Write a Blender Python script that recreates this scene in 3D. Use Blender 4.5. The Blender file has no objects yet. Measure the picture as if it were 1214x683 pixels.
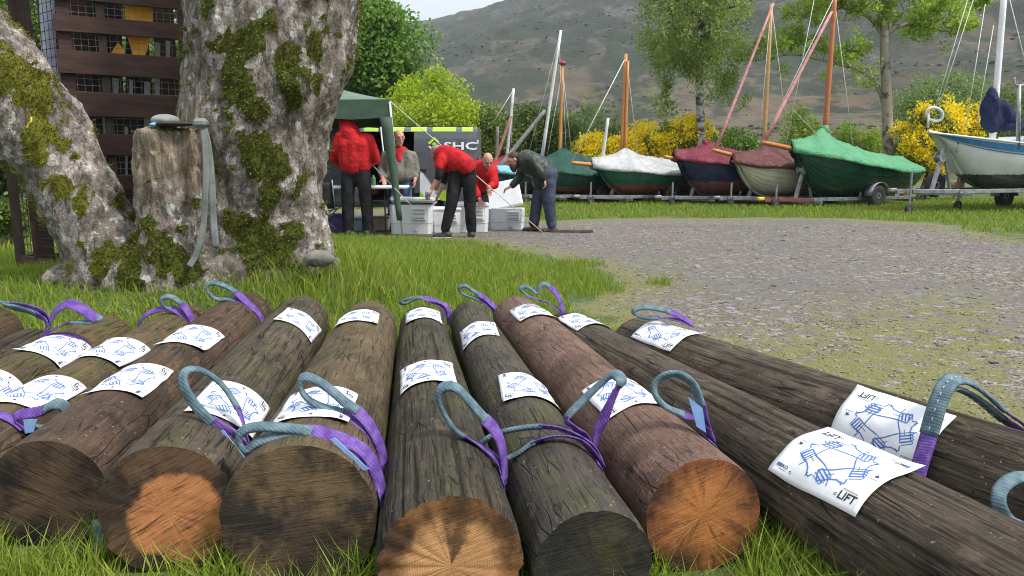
import bpy, math, random
import numpy as np
from mathutils import Vector, Matrix, Quaternion
R = math.radians
sc = bpy.context.scene
col = sc.collection

# ---------------------------------------------------------------- camera, sky, sun, exposure
PITCH = R(9.17)
FPX = 26.0 / 36.0 * 1214.0
CAMZ = 1.0
cam_d = bpy.data.cameras.new('camera')
cam_d.lens = 26.0; cam_d.sensor_width = 36.0; cam_d.clip_start = 0.05; cam_d.clip_end = 5000
cam = bpy.data.objects.new('camera', cam_d); col.objects.link(cam)
cam.location = (0, 0, CAMZ); cam.rotation_euler = (R(90) - PITCH, 0, 0)
sc.camera = cam

SUN_EL, SUN_AZ = 52.0, 118.0          # azimuth clockwise from +Y (the view direction): right and a little behind
world = bpy.data.worlds.new('World'); sc.world = world; world.use_nodes = True
wn, wl = world.node_tree.nodes, world.node_tree.links
wn.clear()
w_out = wn.new('ShaderNodeOutputWorld'); w_bg = wn.new('ShaderNodeBackground')
w_sky = wn.new('ShaderNodeTexSky'); w_sky.sky_type = 'NISHITA'; w_sky.sun_disc = False
w_sky.sun_elevation = R(SUN_EL); w_sky.sun_rotation = R(SUN_AZ); w_sky.air_density = 1.0; w_sky.dust_density = 2.0
w_tc = wn.new('ShaderNodeTexCoord'); w_map = wn.new('ShaderNodeMapping'); w_map.inputs['Scale'].default_value = (1, 1, 3)
w_nz = wn.new('ShaderNodeTexNoise'); w_nz.inputs['Scale'].default_value = 2.2; w_nz.inputs['Detail'].default_value = 6
w_rp = wn.new('ShaderNodeMapRange'); w_rp.inputs['From Min'].default_value = 0.3; w_rp.inputs['From Max'].default_value = 0.7
w_rp.inputs['To Min'].default_value = 0.62; w_rp.inputs['To Max'].default_value = 0.92
w_mx = wn.new('ShaderNodeMix'); w_mx.data_type = 'RGBA'
# an overcast sky is about three times as bright overhead as at the horizon
w_sep = wn.new('ShaderNodeSeparateXYZ'); wl.new(w_tc.outputs['Generated'], w_sep.inputs[0])
w_gr = wn.new('ShaderNodeMapRange'); w_gr.inputs['From Min'].default_value = 0.0; w_gr.inputs['From Max'].default_value = 1.0
w_gr.inputs['To Min'].default_value = 0.45; w_gr.inputs['To Max'].default_value = 1.32; wl.new(w_sep.outputs['Z'], w_gr.inputs['Value'])
w_cl = wn.new('ShaderNodeVectorMath'); w_cl.operation = 'SCALE'; w_cl.inputs[0].default_value = (8.5, 8.9, 9.5); wl.new(w_gr.outputs[0], w_cl.inputs['Scale']); wl.new(w_cl.outputs[0], w_mx.inputs['B'])
wl.new(w_tc.outputs['Generated'], w_map.inputs['Vector']); wl.new(w_map.outputs[0], w_nz.inputs['Vector'])
wl.new(w_nz.outputs['Fac'], w_rp.inputs['Value']); wl.new(w_rp.outputs[0], w_mx.inputs['Factor'])
wl.new(w_sky.outputs[0], w_mx.inputs['A']); wl.new(w_mx.outputs['Result'], w_bg.inputs['Color'])
w_bg.inputs['Strength'].default_value = 0.085
wl.new(w_bg.outputs[0], w_out.inputs['Surface'])

sun_d = bpy.data.lights.new('sun', 'SUN'); sun_d.energy = 2.3; sun_d.angle = R(9); sun_d.color = (1.0, 0.96, 0.9)
sun = bpy.data.objects.new('sun', sun_d); col.objects.link(sun)
_sd = Vector((math.sin(R(SUN_AZ)) * math.cos(R(SUN_EL)), math.cos(R(SUN_AZ)) * math.cos(R(SUN_EL)), math.sin(R(SUN_EL))))
sun.rotation_euler = (-_sd).to_track_quat('-Z', 'Y').to_euler(); sun.location = (4, -4, 12)
vs = sc.view_settings
vs.view_transform = 'Standard'; vs.look = 'None'; vs.gamma = 1.0; vs.use_curve_mapping = False; vs.exposure = 1.12
sc.cycles.use_denoising = True; sc.cycles.filter_width = 1.05
sc.cycles.max_bounces = 8; sc.cycles.transparent_max_bounces = 8

# ---------------------------------------------------------------- placing helpers (photo sight lines to real positions)
_c, _s = math.cos(PITCH), math.sin(PITCH)
def ray(px, py):
    a = (px - 607.0) / FPX; b = (341.5 - py) / FPX
    return Vector((a, _c + b * _s, -_s + b * _c))
def at(px, py, Y):
    d = ray(px, py); return Vector((0, 0, CAMZ)) + d * (Y / d.y)
def onz(px, py, z=0.0):
    d = ray(px, py); return Vector((0, 0, CAMZ)) + d * ((z - CAMZ) / d.z)

# ---------------------------------------------------------------- noise
def _h(ix, iy, iz):
    n = (ix * 374761393 + iy * 668265263 + iz * 1440662683) & 0xffffffff
    n = ((n ^ (n >> 13)) * 1274126177) & 0xffffffff
    return ((n ^ (n >> 16)) & 0xffff) / 65535.0
def vnoise(P):
    P = np.asarray(P, dtype=np.float64)
    i = np.floor(P).astype(np.int64); f = P - i; f = f * f * (3 - 2 * f)
    x, y, z = i[..., 0], i[..., 1], i[..., 2]; fx, fy, fz = f[..., 0], f[..., 1], f[..., 2]
    c = lambda a, b, t: a + (b - a) * t
    return c(c(c(_h(x, y, z), _h(x+1, y, z), fx), c(_h(x, y+1, z), _h(x+1, y+1, z), fx), fy),
             c(c(_h(x, y, z+1), _h(x+1, y, z+1), fx), c(_h(x, y+1, z+1), _h(x+1, y+1, z+1), fx), fy), fz)
def fbm(P, octv=4, gain=0.5):
    P = np.asarray(P, dtype=np.float64); a, t, s = 1.0, 0.0, 0.0
    for k in range(octv):
        s = s + a * vnoise(P * (2 ** k) + 17.3 * k); t += a; a *= gain
    return s / t
def sstep(a, b, x):
    t = np.clip((x - a) / (b - a), 0, 1); return t * t * (3 - 2 * t)

# ---------------------------------------------------------------- object helpers
def wm(o):
    m = o.matrix_basis.copy()
    while o.parent: o = o.parent; m = o.matrix_basis @ m
    return m
def tag(o, label=None, cat=None, group=None, kind=None):
    if label: o['label'] = label
    if cat: o['category'] = cat
    if group: o['group'] = group
    if kind: o['kind'] = kind
    return o
def thing(name, label, cat, loc=(0, 0, 0), rotz=0.0, group=None, M=None):
    o = bpy.data.objects.new(name, None); col.objects.link(o); o.empty_display_size = 0.1
    if M is not None: o.matrix_basis = M
    else: o.location = loc; o.rotation_euler = (0, 0, rotz)
    return tag(o, label, cat, group)
def link(name, me, mats, parent=None, loc=None):
    o = bpy.data.objects.new(name, me); col.objects.link(o)
    for m in (mats if isinstance(mats, (list, tuple)) else [mats]): me.materials.append(m)
    if parent is not None: o.parent = parent
    if loc is not None: o.location = loc
    return o
def mesh_np(name, V, Fc, smooth=False, midx=None):
    """V (N,3), Fc (M,k) with one k"""
    V = np.ascontiguousarray(V, dtype=np.float32); Fc = np.ascontiguousarray(Fc, dtype=np.int32)
    me = bpy.data.meshes.new(name); n, k = Fc.shape
    me.vertices.add(len(V)); me.vertices.foreach_set('co', V.ravel())
    me.loops.add(n * k); me.loops.foreach_set('vertex_index', Fc.ravel())
    me.polygons.add(n); me.polygons.foreach_set('loop_start', np.arange(0, n * k, k, dtype=np.int32))
    me.polygons.foreach_set('use_smooth', np.full(n, smooth, dtype=bool))
    if midx is not None: me.polygons.foreach_set('material_index', np.asarray(midx, dtype=np.int32))
    me.update(calc_edges=True); me.validate()
    return me
def put_attr(me, name, arr):
    a = me.attributes.new(name, 'FLOAT', 'POINT'); a.data.foreach_set('value', np.ascontiguousarray(arr, dtype=np.float32))
def grid_faces(nu, nv, wrap_u=False, wrap_v=False):
    u = np.arange(nu if wrap_u else nu - 1); v = np.arange(nv if wrap_v else nv - 1)
    U, Vv = np.meshgrid(u, v, indexing='ij'); U = U.ravel(); Vv = Vv.ravel()
    U2 = (U + 1) % nu; V2 = (Vv + 1) % nv
    return np.stack([U * nv + Vv, U2 * nv + Vv, U2 * nv + V2, U * nv + V2], 1)

class MB:
    """collects shapes; build() links them as ONE mesh object"""
    def __init__(s): s.v = []; s.f = []; s.m = []; s.mi = 0
    def mat(s, i): s.mi = i; return s
    def add(s, V, Fc):
        b = len(s.v); s.v += [tuple(p) for p in V]; s.f += [tuple(b + i for i in f) for f in Fc]; s.m += [s.mi] * len(Fc); return s
    def box(s, c, size, M=None, bev=0.0):
        x, y, z = [k / 2 for k in size]; c = Vector(c)
        if bev > 0:
            b = min(bev, x * .9, y * .9, z * .9); P = []
            for sx in (-1, 1):
                for sy in (-1, 1):
                    for sz in (-1, 1):
                        P += [(sx * x, sy * (y - b), sz * (z - b)), (sx * (x - b), sy * y, sz * (z - b)), (sx * (x - b), sy * (y - b), sz * z)]
            idx = lambda a, b_, c_, k: ((a * 2 + b_) * 2 + c_) * 3 + k
            Fc = []
            for k in range(3):
                for sg in (0, 1):
                    o = [[0, 0], [1, 0], [1, 1], [0, 1]]; q = []
                    for (p, r) in o:
                        t = [0, 0, 0]; t[k] = sg; t[(k + 1) % 3] = p; t[(k + 2) % 3] = r; q.append(idx(*t, k))
                    Fc.append(q if sg else q[::-1])
            for k in range(3):
                a, b2 = (k + 1) % 3, (k + 2) % 3
                for p in (0, 1):
                    for r in (0, 1):
                        t0 = [0, 0, 0]; t0[a] = p; t0[b2] = r; t1 = list(t0); t0[k] = 0; t1[k] = 1
                        q = [idx(*t0, a), idx(*t1, a), idx(*t1, b2), idx(*t0, b2)]
                        Fc.append(q if p == r else q[::-1])
            for sx in (0, 1):
                for sy in (0, 1):
                    for sz in (0, 1):
                        t = [idx(sx, sy, sz, 0), idx(sx, sy, sz, 1), idx(sx, sy, sz, 2)]
                        Fc.append(t if (sx + sy + sz) % 2 else t[::-1])
        else:
            P = [(sx * x, sy * y, sz * z) for sx in (-1, 1) for sy in (-1, 1) for sz in (-1, 1)]
            Fc = [(0, 1, 3, 2), (4, 6, 7, 5), (0, 4, 5, 1), (2, 3, 7, 6), (0, 2, 6, 4), (1, 5, 7, 3)]
        P = [Vector(p) for p in P]
        if M is not None: P = [M @ p for p in P]
        return s.add([p + c for p in P], Fc)
    def beam(s, a, b, w, h, up=(0, 0, 1), bev=0.0):
        a = Vector(a); b = Vector(b); d = (b - a); L = d.length; x = d.normalized()
        up = Vector(up); y = up.cross(x)
        if y.length < 1e-4: y = Vector((0, 1, 0)).cross(x)
        y.normalize(); z = x.cross(y)
        return s.box((a + b) / 2, (L, w, h), Matrix((x, y, z)).transposed(), bev)
    def tube(s, pts, rad, n=8, caps=True, flat=1.0):
        pts = [Vector(p) for p in pts]; k = len(pts)
        if not isinstance(rad, (list, tuple)): rad = [rad] * k
        V = []; nrm = None
        for i, p in enumerate(pts):
            t = (pts[min(i + 1, k - 1)] - pts[max(i - 1, 0)]).normalized()
            if nrm is None:
                nrm = t.cross(Vector((0.13, 0.21, 1.0)) if abs(t.z) < .95 else Vector((1, 0, 0)))
            nrm = (nrm - t * nrm.dot(t)).normalized(); bn = t.cross(nrm)
            for j in range(n):
                a = 2 * math.pi * j / n
                V.append(p + nrm * (math.cos(a) * rad[i]) + bn * (math.sin(a) * rad[i] * flat))
        Fc = [(i * n + j, i * n + (j + 1) % n, (i + 1) * n + (j + 1) % n, (i + 1) * n + j) for i in range(k - 1) for j in range(n)]
        if caps: Fc += [tuple(range(n))[::-1], tuple((k - 1) * n + j for j in range(n))]
        return s.add(V, Fc)
    def lathe(s, prof, c=(0, 0, 0), axis=(0, 0, 1), n=16, caps=True):
        ax = Vector(axis).normalized(); q = Vector((0, 0, 1)).rotation_difference(ax); c = Vector(c); V = []
        for (r, z) in prof:
            for j in range(n):
                a = 2 * math.pi * j / n; V.append(c + q @ Vector((r * math.cos(a), r * math.sin(a), z)))
        k = len(prof)
        Fc = [(i * n + j, i * n + (j + 1) % n, (i + 1) * n + (j + 1) % n, (i + 1) * n + j) for i in range(k - 1) for j in range(n)]
        if caps: Fc += [tuple(range(n))[::-1], tuple((k - 1) * n + j for j in range(n))]
        return s.add(V, Fc)
    def prism(s, poly, ext, M=None):
        """poly: 2D list in local xy, extruded 0..ext in z, then M"""
        n = len(poly); V = [Vector((x, y, 0)) for x, y in poly] + [Vector((x, y, ext)) for x, y in poly]
        if M is not None: V = [M @ p for p in V]
        return s.add(V, [tuple(range(n))[::-1], tuple(range(n, 2 * n))] + [(i, (i + 1) % n, n + (i + 1) % n, n + i) for i in range(n)])
    def sheet(s, P, nu, nv):
        return s.add(P, [tuple(f) for f in grid_faces(nu, nv)])
    def build(s, name, mats, parent=None, world=False, smooth=False, loc=None):
        V = s.v
        if world and parent is not None:
            Mi = wm(parent).inverted(); V = [Mi @ Vector(p) for p in V]
        if parent is None and loc is not None:
            L = Vector(loc); V = [Vector(p) - L for p in V]
        me = bpy.data.meshes.new(name); me.from_pydata([tuple(p) for p in V], [], s.f)
        me.polygons.foreach_set('material_index', s.m)
        if smooth: me.polygons.foreach_set('use_smooth', [True] * len(s.f))
        me.update()
        return link(name, me, mats, parent, loc if parent is None else None)
def catmull(P, n=8, closed=False):
    P = [Vector(p) for p in P]; k = len(P); out = []
    rng_ = range(k if closed else k - 1)
    for i in rng_:
        g = lambda j: P[j % k] if closed else P[min(max(j, 0), k - 1)]
        p0, p1, p2, p3 = g(i - 1), g(i), g(i + 1), g(i + 2)
        for j in range(n):
            t = j / n
            out.append(0.5 * ((2 * p1) + (p2 - p0) * t + (2 * p0 - 5 * p1 + 4 * p2 - p3) * t * t + (3 * p1 - p0 - 3 * p2 + p3) * t ** 3))
    if not closed: out.append(P[-1])
    return out

# ---------------------------------------------------------------- materials
class NT:
    def __init__(s, name):
        s.m = bpy.data.materials.new(name); s.m.use_nodes = True; s.n = s.m.node_tree.nodes; s.l = s.m.node_tree.links; s.n.clear()
        s.out = s.n.new('ShaderNodeOutputMaterial'); s.b = s.n.new('ShaderNodeBsdfPrincipled'); s.l.new(s.b.outputs[0], s.out.inputs['Surface'])
    def new(s, t, **kw):
        n = s.n.new(t)
        for k, v in kw.items():
            if k in n.inputs: n.inputs[k].default_value = v
            else: setattr(n, k, v)
        return n
    def set(s, inp, v):
        if hasattr(v, 'is_output'): s.l.new(v, inp)
        elif isinstance(v, (tuple, list)) and len(v) == 3 and inp.type == 'RGBA': inp.default_value = (*v, 1)
        else: inp.default_value = v
    def coord(s, kind='Object', scale=(1, 1, 1), loc=(0, 0, 0), rot=(0, 0, 0)):
        tc = s.n.new('ShaderNodeTexCoord'); mp = s.n.new('ShaderNodeMapping')
        mp.inputs['Scale'].default_value = scale; mp.inputs['Location'].default_value = loc; mp.inputs['Rotation'].default_value = rot
        s.l.new(tc.outputs[kind], mp.inputs['Vector']); return mp.outputs[0]
    def rotscale(s, rot, scale, loc=(0, 0, 0)):
        a = s.coord('Object', (1, 1, 1), loc, rot); mp = s.n.new('ShaderNodeMapping'); mp.inputs['Scale'].default_value = scale; s.l.new(a, mp.inputs['Vector']); return mp.outputs[0]
    def noise(s, vec, scale=5, detail=4, rough=0.5, dist=0.0):
        n = s.n.new('ShaderNodeTexNoise'); n.inputs['Scale'].default_value = scale; n.inputs['Detail'].default_value = detail
        n.inputs['Roughness'].default_value = rough; n.inputs['Distortion'].default_value = dist
        if vec is not None: s.l.new(vec, n.inputs['Vector'])
        return n.outputs['Fac']
    def ramp(s, fac, a, b, lo=0.0, hi=1.0):
        n = s.n.new('ShaderNodeMapRange'); n.inputs['From Min'].default_value = a; n.inputs['From Max'].default_value = b
        n.inputs['To Min'].default_value = lo; n.inputs['To Max'].default_value = hi; n.interpolation_type = 'SMOOTHSTEP'
        s.l.new(fac, n.inputs['Value']); return n.outputs[0]
    def mix(s, f, a, b, blend='MIX'):
        n = s.n.new('ShaderNodeMix'); n.data_type = 'RGBA'; n.blend_type = blend
        s.set(n.inputs['Factor'], f); s.set(n.inputs['A'], a); s.set(n.inputs['B'], b); return n.outputs['Result']
    def math(s, op, a, b=0.0):
        n = s.n.new('ShaderNodeMath'); n.operation = op; s.set(n.inputs[0], a); s.set(n.inputs[1], b); return n.outputs[0]
    def attr(s, name):
        n = s.n.new('ShaderNodeAttribute'); n.attribute_name = name; return n.outputs['Fac']
    def bump(s, h, strength=0.5, dist=0.01, prev=None):
        n = s.n.new('ShaderNodeBump'); n.inputs['Strength'].default_value = strength; n.inputs['Distance'].default_value = dist
        s.l.new(h, n.inputs['Height'])
        if prev is not None: s.l.new(prev, n.inputs['Normal'])
        return n.outputs[0]
    def fin(s, colr, rough=0.6, normal=None, metal=0.0, spec=0.5):
        s.set(s.b.inputs['Base Color'], colr); s.set(s.b.inputs['Roughness'], rough); s.set(s.b.inputs['Metallic'], metal)
        s.b.inputs['Specular IOR Level'].default_value = spec
        if normal is not None: s.l.new(normal, s.b.inputs['Normal'])
        return s.m
_mats = {}
def pm(name, c, c2=None, scale=6, rough=0.6, bump=0.15, bscale=40, bdist=0.004, metal=0.0, stretch=(1, 1, 1), kind='Object', lo=0.35, hi=0.65, spec=None):
    """procedural paint/cloth/wood: two tones mixed by noise, fine relief, uneven gloss"""
    if name in _mats: return _mats[name]
    t = NT(name); c2 = c2 or tuple(k * 0.72 for k in c)
    v = t.coord(kind, stretch)
    f = t.ramp(t.noise(v, scale, 5, 0.6), lo, hi)
    cc = t.mix(f, c, c2)
    nb = t.bump(t.noise(v, bscale, 4, 0.6), bump, bdist) if bump else None
    r = t.ramp(t.noise(v, scale * 2.3, 3), 0.3, 0.7, max(0.05, rough - 0.1), min(1, rough + 0.1))
    spec = (0.15 if ('cloth' in name or 'denim' in name or 'work' in name or 'cover' in name or 'canvas' in name) else 0.4) if spec is None else spec
    _mats[name] = t.fin(cc, r, nb, metal, spec); return _mats[name]
def leafmat(name, c1, c2, c3=None, trans=0.35, rough=0.5):
    t = NT(name); g = t.n.new('ShaderNodeNewGeometry'); rnd = g.outputs['Random Per Island']
    v = t.coord('Object'); f = t.ramp(t.noise(v, 0.9, 3), 0.35, 0.65)
    cc = t.mix(rnd, c1, c2)
    if c3: cc = t.mix(t.math('MULTIPLY', f, 0.6), cc, c3)
    t.fin(cc, rough, None, 0.0, 0.3)
    tr = t.n.new('ShaderNodeBsdfTranslucent'); t.l.new(cc, tr.inputs['Color'])
    mx = t.n.new('ShaderNodeMixShader'); mx.inputs[0].default_value = trans
    t.l.new(t.b.outputs[0], mx.inputs[1]); t.l.new(tr.outputs[0], mx.inputs[2]); t.l.new(mx.outputs[0], t.out.inputs['Surface'])
    return t.m
galv = pm('galvanised_steel', (0.33, 0.34, 0.35), (0.19, 0.20, 0.21), 9, 0.45, 0.1, metal=0.55)
rubber = pm('black_rubber', (0.018, 0.018, 0.019), (0.035, 0.034, 0.033), 12, 0.75, 0.2)
white_p = pm('white_plastic', (0.72, 0.74, 0.75), (0.62, 0.64, 0.65), 5, 0.4, 0.05)
rope_w = pm('white_rope', (0.62, 0.62, 0.58), (0.4, 0.4, 0.37), 30, 0.8, 0.3, 200)
# ================================================================ GROUND
rs = np.random.default_rng(7)
def gz(x, y):
    x = np.asarray(x, float); y = np.asarray(y, float)
    sy = np.where(y < 5.3, 1.15, 2.2); sx = np.where(x > -1.9, 1.35, 2.6)
    m = 0.36 * np.exp(-((x + 1.9) / sx) ** 2 - ((y - 5.3) / sy) ** 2)
    far = sstep(3.2, 7.0, y)
    P = np.stack([x * 0.45, y * 0.45, np.zeros_like(x)], -1)
    return m + far * (vnoise(P) - 0.5) * 0.05 + 0.0 * x
def gz1(x, y): return float(gz(np.array([x]), np.array([y]))[0])
_gp = [onz(*p) for p in ((470, 283), (560, 291), (640, 303), (700, 318), (752, 336), (702, 350), (690, 368), (745, 400))]
GRAVEL = [(p.x, p.y) for p in _gp] + [(1.15, 2.6), (1.9, 1.9), (3.5, 1.2), (9, -3), (30, -6), (40, 8), (22, 12.6)]
GRAVEL += [(onz(*p).x, onz(*p).y) for p in ((1214, 285), (1120, 266), (1000, 259), (880, 257), (760, 258), (690, 260), (655, 262))]
GRAVEL += [(-0.2, 18.5), (-3, 18.6), (-7, 17), (-6.5, 12.5), (-3.2, 11.2)]
def poly_sd(x, y, poly):
    d = np.full(x.shape, 1e9); ins = np.zeros(x.shape, bool); n = len(poly)
    for i in range(n):
        ax, ay = poly[i]; bx, by = poly[(i + 1) % n]; ex, ey = bx - ax, by - ay
        t = np.clip(((x - ax) * ex + (y - ay) * ey) / (ex * ex + ey * ey + 1e-12), 0, 1)
        d = np.minimum(d, np.hypot(x - ax - t * ex, y - ay - t * ey))
        c = ((ay > y) != (by > y)) & (x < (bx - ax) * (y - ay) / (by - ay + 1e-12) + ax); ins ^= c
    return np.where(ins, d, -d)
def moss_amount(x, y, sd):
    near = np.exp(-np.maximum(sd, 0) / (0.22 + 0.06 * y))
    band = np.exp(-((x - 0.62 * y + 0.2) / 1.1) ** 2) * sstep(9, 4, y)
    return np.clip(0.9 * near + 0.55 * band, 0, 1)

gs = 1.13 ** np.arange(1, 46)
xs = np.concatenate([-7 - 0.12 * np.cumsum(gs)[::-1], np.arange(-7, 14.01, 0.1), 14 + 0.12 * np.cumsum(gs)])
ys = np.concatenate([[-400, -150, -60, -25, -10, -4, -1.5, -0.5], np.arange(0, 24.01, 0.1), 24 + 0.12 * np.cumsum(gs)])
GX, GY = np.meshgrid(xs, ys, indexing='ij')
GZ = gz(GX, GY); sd = poly_sd(GX, GY, GRAVEL)
me = mesh_np('ground', np.stack([GX, GY, GZ], -1).reshape(-1, 3), grid_faces(len(xs), len(ys)), True)
put_attr(me, 'gravel', np.clip(sd, -3, 3).ravel()); put_attr(me, 'moss', moss_amount(GX, GY, sd).ravel())
t = NT('ground_cover'); v = t.coord('Object')
n1 = t.noise(v, 2.2, 6, 0.62); n2 = t.noise(v, 9.0, 5, 0.6)
gm = t.math('ADD', t.attr('gravel'), t.math('ADD', t.math('MULTIPLY', t.math('SUBTRACT', n1, 0.5), 1.1), t.math('MULTIPLY', t.math('SUBTRACT', n2, 0.5), 0.5)))
gm = t.ramp(gm, -0.10, 0.12)
vo = t.n.new('ShaderNodeTexVoronoi'); vo.inputs['Scale'].default_value = 68; t.l.new(v, vo.inputs['Vector'])
sep = t.n.new('ShaderNodeSeparateColor'); t.l.new(vo.outputs['Color'], sep.inputs[0])
vo2 = t.n.new('ShaderNodeTexVoronoi'); vo2.inputs['Scale'].default_value = 22; t.l.new(v, vo2.inputs['Vector'])
sep2 = t.n.new('ShaderNodeSeparateColor'); t.l.new(vo2.outputs['Color'], sep2.inputs[0])
stone = t.mix(sep.outputs[0], (0.045, 0.037, 0.028), (0.265, 0.24, 0.205))
stone = t.mix(t.ramp(sep.outputs[1], 0.7, 0.95), stone, (0.22, 0.17, 0.145))
stone = t.mix(t.ramp(sep2.outputs[0], 0.86, 0.9), stone, (0.34, 0.325, 0.31))
stone = t.mix(t.ramp(vo.outputs['Distance'], 0.35, 0.6, 0, 0.55), stone, (0.07, 0.06, 0.05))
wet = t.ramp(t.noise(t.coord('Object', (0.35, 1.0, 1)), 0.9, 7, 0.68), 0.42, 0.60)
stone = t.mix(t.math('MULTIPLY', wet, 0.6), stone, (0.10, 0.092, 0.088))
mn = t.noise(v, 5.5, 6, 0.68); mn2 = t.noise(v, 38, 3, 0.6)
mo = t.ramp(t.math('ADD', t.math('ADD', mn, t.math('MULTIPLY', t.math('SUBTRACT', mn2, 0.5), 0.5)), t.math('MULTIPLY', t.attr('moss'), 0.50)), 0.65, 0.82)
mossc = t.mix(mn2, (0.075, 0.085, 0.02), (0.21, 0.20, 0.05))
stone = t.mix(t.math('MULTIPLY', mo, 0.85), stone, mossc)
soil = t.mix(t.ramp(n1, 0.35, 0.65), (0.045, 0.075, 0.014), (0.10, 0.13, 0.03))
soil = t.mix(t.ramp(t.noise(v, 1.1, 4), 0.62, 0.72, 0, 0.7), soil, (0.16, 0.13, 0.07))
cc = t.mix(gm, soil, stone)
b1 = t.bump(vo.outputs['Distance'], 0.7, -0.012); b2 = t.bump(n2, 0.5, 0.03, b1)
t.fin(cc, t.ramp(wet, 0, 1, 0.85, 0.6), b2, 0, 0.35)
ground = tag(link('ground', me, t.m), kind='structure')

# ---------------------------------------------------------------- hill
az = np.radians(np.linspace(-62, 62, 420)); dd = np.concatenate([np.linspace(55, 300, 90), np.linspace(304, 760, 150), np.linspace(770, 1500, 50)])
A, D = np.meshgrid(az, dd, indexing='ij'); HX = D * np.sin(A); HY = D * np.cos(A)
prof = np.interp(D, [55, 80, 150, 260, 330, 420, 520, 650, 800, 1000, 1500], [-0.6, 0, 3.5, 13, 30, 62, 93, 127, 163, 196, 240])
azd = np.degrees(A)
mul = np.interp(azd, [-62, -30, -14, -6.3, -3, 0, 6, 14, 30, 62], [0.4, 0.7, 0.82, 0.90, 0.97, 1.05, 1.2, 1.33, 1.4, 1.3])
P = np.stack([HX / 90, HY / 90, np.zeros_like(HX)], -1)
big = fbm(P, 5) - 0.5
rid = 1 - np.abs(2 * fbm(P * 2.4 + 5, 5, 0.55) - 1)
HZ = prof * mul * (1 + 0.10 * big) + sstep(160, 420, D) * (10 * big + 11 * (rid - 0.75) + 5 * (fbm(P * 9, 3) - 0.5))
me = mesh_np('hill', np.stack([HX, HY, HZ], -1).reshape(-1, 3), grid_faces(len(az), len(dd)), True)
put_attr(me, 'crag', (sstep(0.86, 0.97, rid) * sstep(230, 420, D)).ravel()); put_attr(me, 'up', sstep(6, 60, HZ).ravel())
t = NT('hillside'); v = t.coord('Object')
na = t.noise(v, 0.035, 8, 0.65, 0.4); nb = t.noise(v, 0.12, 6, 0.65); nc = t.noise(t.coord('Object', (1, 1, 0.35)), 0.35, 5, 0.7)
low = t.mix(t.ramp(na, 0.42, 0.58), (0.165, 0.12, 0.07), (0.115, 0.12, 0.045))
hi = t.mix(t.ramp(na, 0.45, 0.55), (0.082, 0.075, 0.06), (0.034, 0.047, 0.02))
broad = t.noise(t.coord('Object', (1, .45, .45)), 0.014, 4, 0.5, 0.5)
upn = t.ramp(t.math('ADD', t.attr('up'), t.math('MULTIPLY', t.math('SUBTRACT', nb, 0.5), 1.0)), 0.3, 0.8)
cc = t.mix(upn, low, hi)
cc = t.mix(t.math('MULTIPLY', t.ramp(t.noise(v, 0.055, 9, 0.74, 0.6), 0.50, 0.55), 0.92), cc, (0.022, 0.032, 0.016)); cc = t.mix(t.math('MULTIPLY', t.ramp(nb, 0.53, 0.59), 0.85), cc, (0.028, 0.038, 0.02))
cc = t.mix(t.math('MULTIPLY', t.math('MULTIPLY', t.attr('crag'), t.ramp(nc, 0.4, 0.62)), 0.8), cc, (0.18, 0.178, 0.175))
cc = t.mix(t.math('MULTIPLY', t.ramp(t.noise(v, 0.06, 4, 0.6, 1.0), 0.60, 0.66), 0.6), cc, (0.095, 0.115, 0.045))
cc = t.mix(t.math('MULTIPLY', t.ramp(broad, 0.49, 0.55), 0.45), cc, (0.034, 0.046, 0.022)); cc = t.mix(t.math('MULTIPLY', t.ramp(broad, 0.44, 0.37), 0.55), cc, (0.17, 0.14, 0.105))
cc = t.mix(t.math('MULTIPLY', t.ramp(t.noise(t.coord('Object', (1, 1, .25)), 0.09, 6, 0.7, .4), 0.60, 0.66), t.math('MULTIPLY', t.attr('up'), 0.6)), cc, (0.21, 0.205, 0.20))
cc = t.mix(1.0, cc, (0.62, 0.58, 0.52), 'MULTIPLY')
heath = t.math('ADD', t.noise(t.coord('Object', (1, .38, .38)), 0.05, 5, 0.58, 0.5), t.math('MULTIPLY', t.math('SUBTRACT', t.attr('up'), 0.75), 0.10)); cc = t.mix(t.math('MULTIPLY', t.ramp(heath, 0.455, 0.53), 0.88), cc, (0.018, 0.026, 0.013))
t.fin(cc, 0.9, t.bump(nb, 0.6, 2.5), 0, 0.2)
hill = tag(link('hill', me, t.m), kind='structure')

# hillside scrub: far bushes that read as one mass
ico = np.array([[0, 0, 1], [.89, 0, .45], [.28, .85, .45], [-.72, .53, .45], [-.72, -.53, .45], [.28, -.85, .45], [.72, .53, -.45], [-.28, .85, -.45], [-.89, 0, -.45], [-.28, -.85, -.45], [.72, -.53, -.45], [0, 0, -1]])
icf = np.array([[0, 1, 2], [0, 2, 3], [0, 3, 4], [0, 4, 5], [0, 5, 1], [1, 6, 2], [2, 7, 3], [3, 8, 4], [4, 9, 5], [5, 10, 1], [6, 7, 2], [7, 8, 3], [8, 9, 4], [9, 10, 5], [10, 6, 1], [6, 11, 7], [7, 11, 8], [8, 11, 9], [9, 11, 10], [10, 11, 6]])
def blobs(C, S, jitter=0.3):
    n = len(C); V = ico[None] * (1 + rs.uniform(-jitter, jitter, (n, 12, 1))) * S[:, None, :] + C[:, None, :]
    Fc = icf[None] + (np.arange(n) * 12)[:, None, None]
    return V.reshape(-1, 3), Fc.reshape(-1, 3)
ia = rs.integers(2, len(az) - 2, 26000); idd = rs.integers(20, len(dd) - 40, 26000)
C = np.stack([HX[ia, idd], HY[ia, idd], HZ[ia, idd]], 1); C[:, :2] += rs.normal(0, 1.5, (len(C), 2)); C[:, 2] -= .2
keep = fbm(C * [1 / 45, 1 / 45, 0] + 3, 5, .6) + .10 * (rs.random(len(C)) - .5) > 0.53; C = C[keep]
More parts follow.
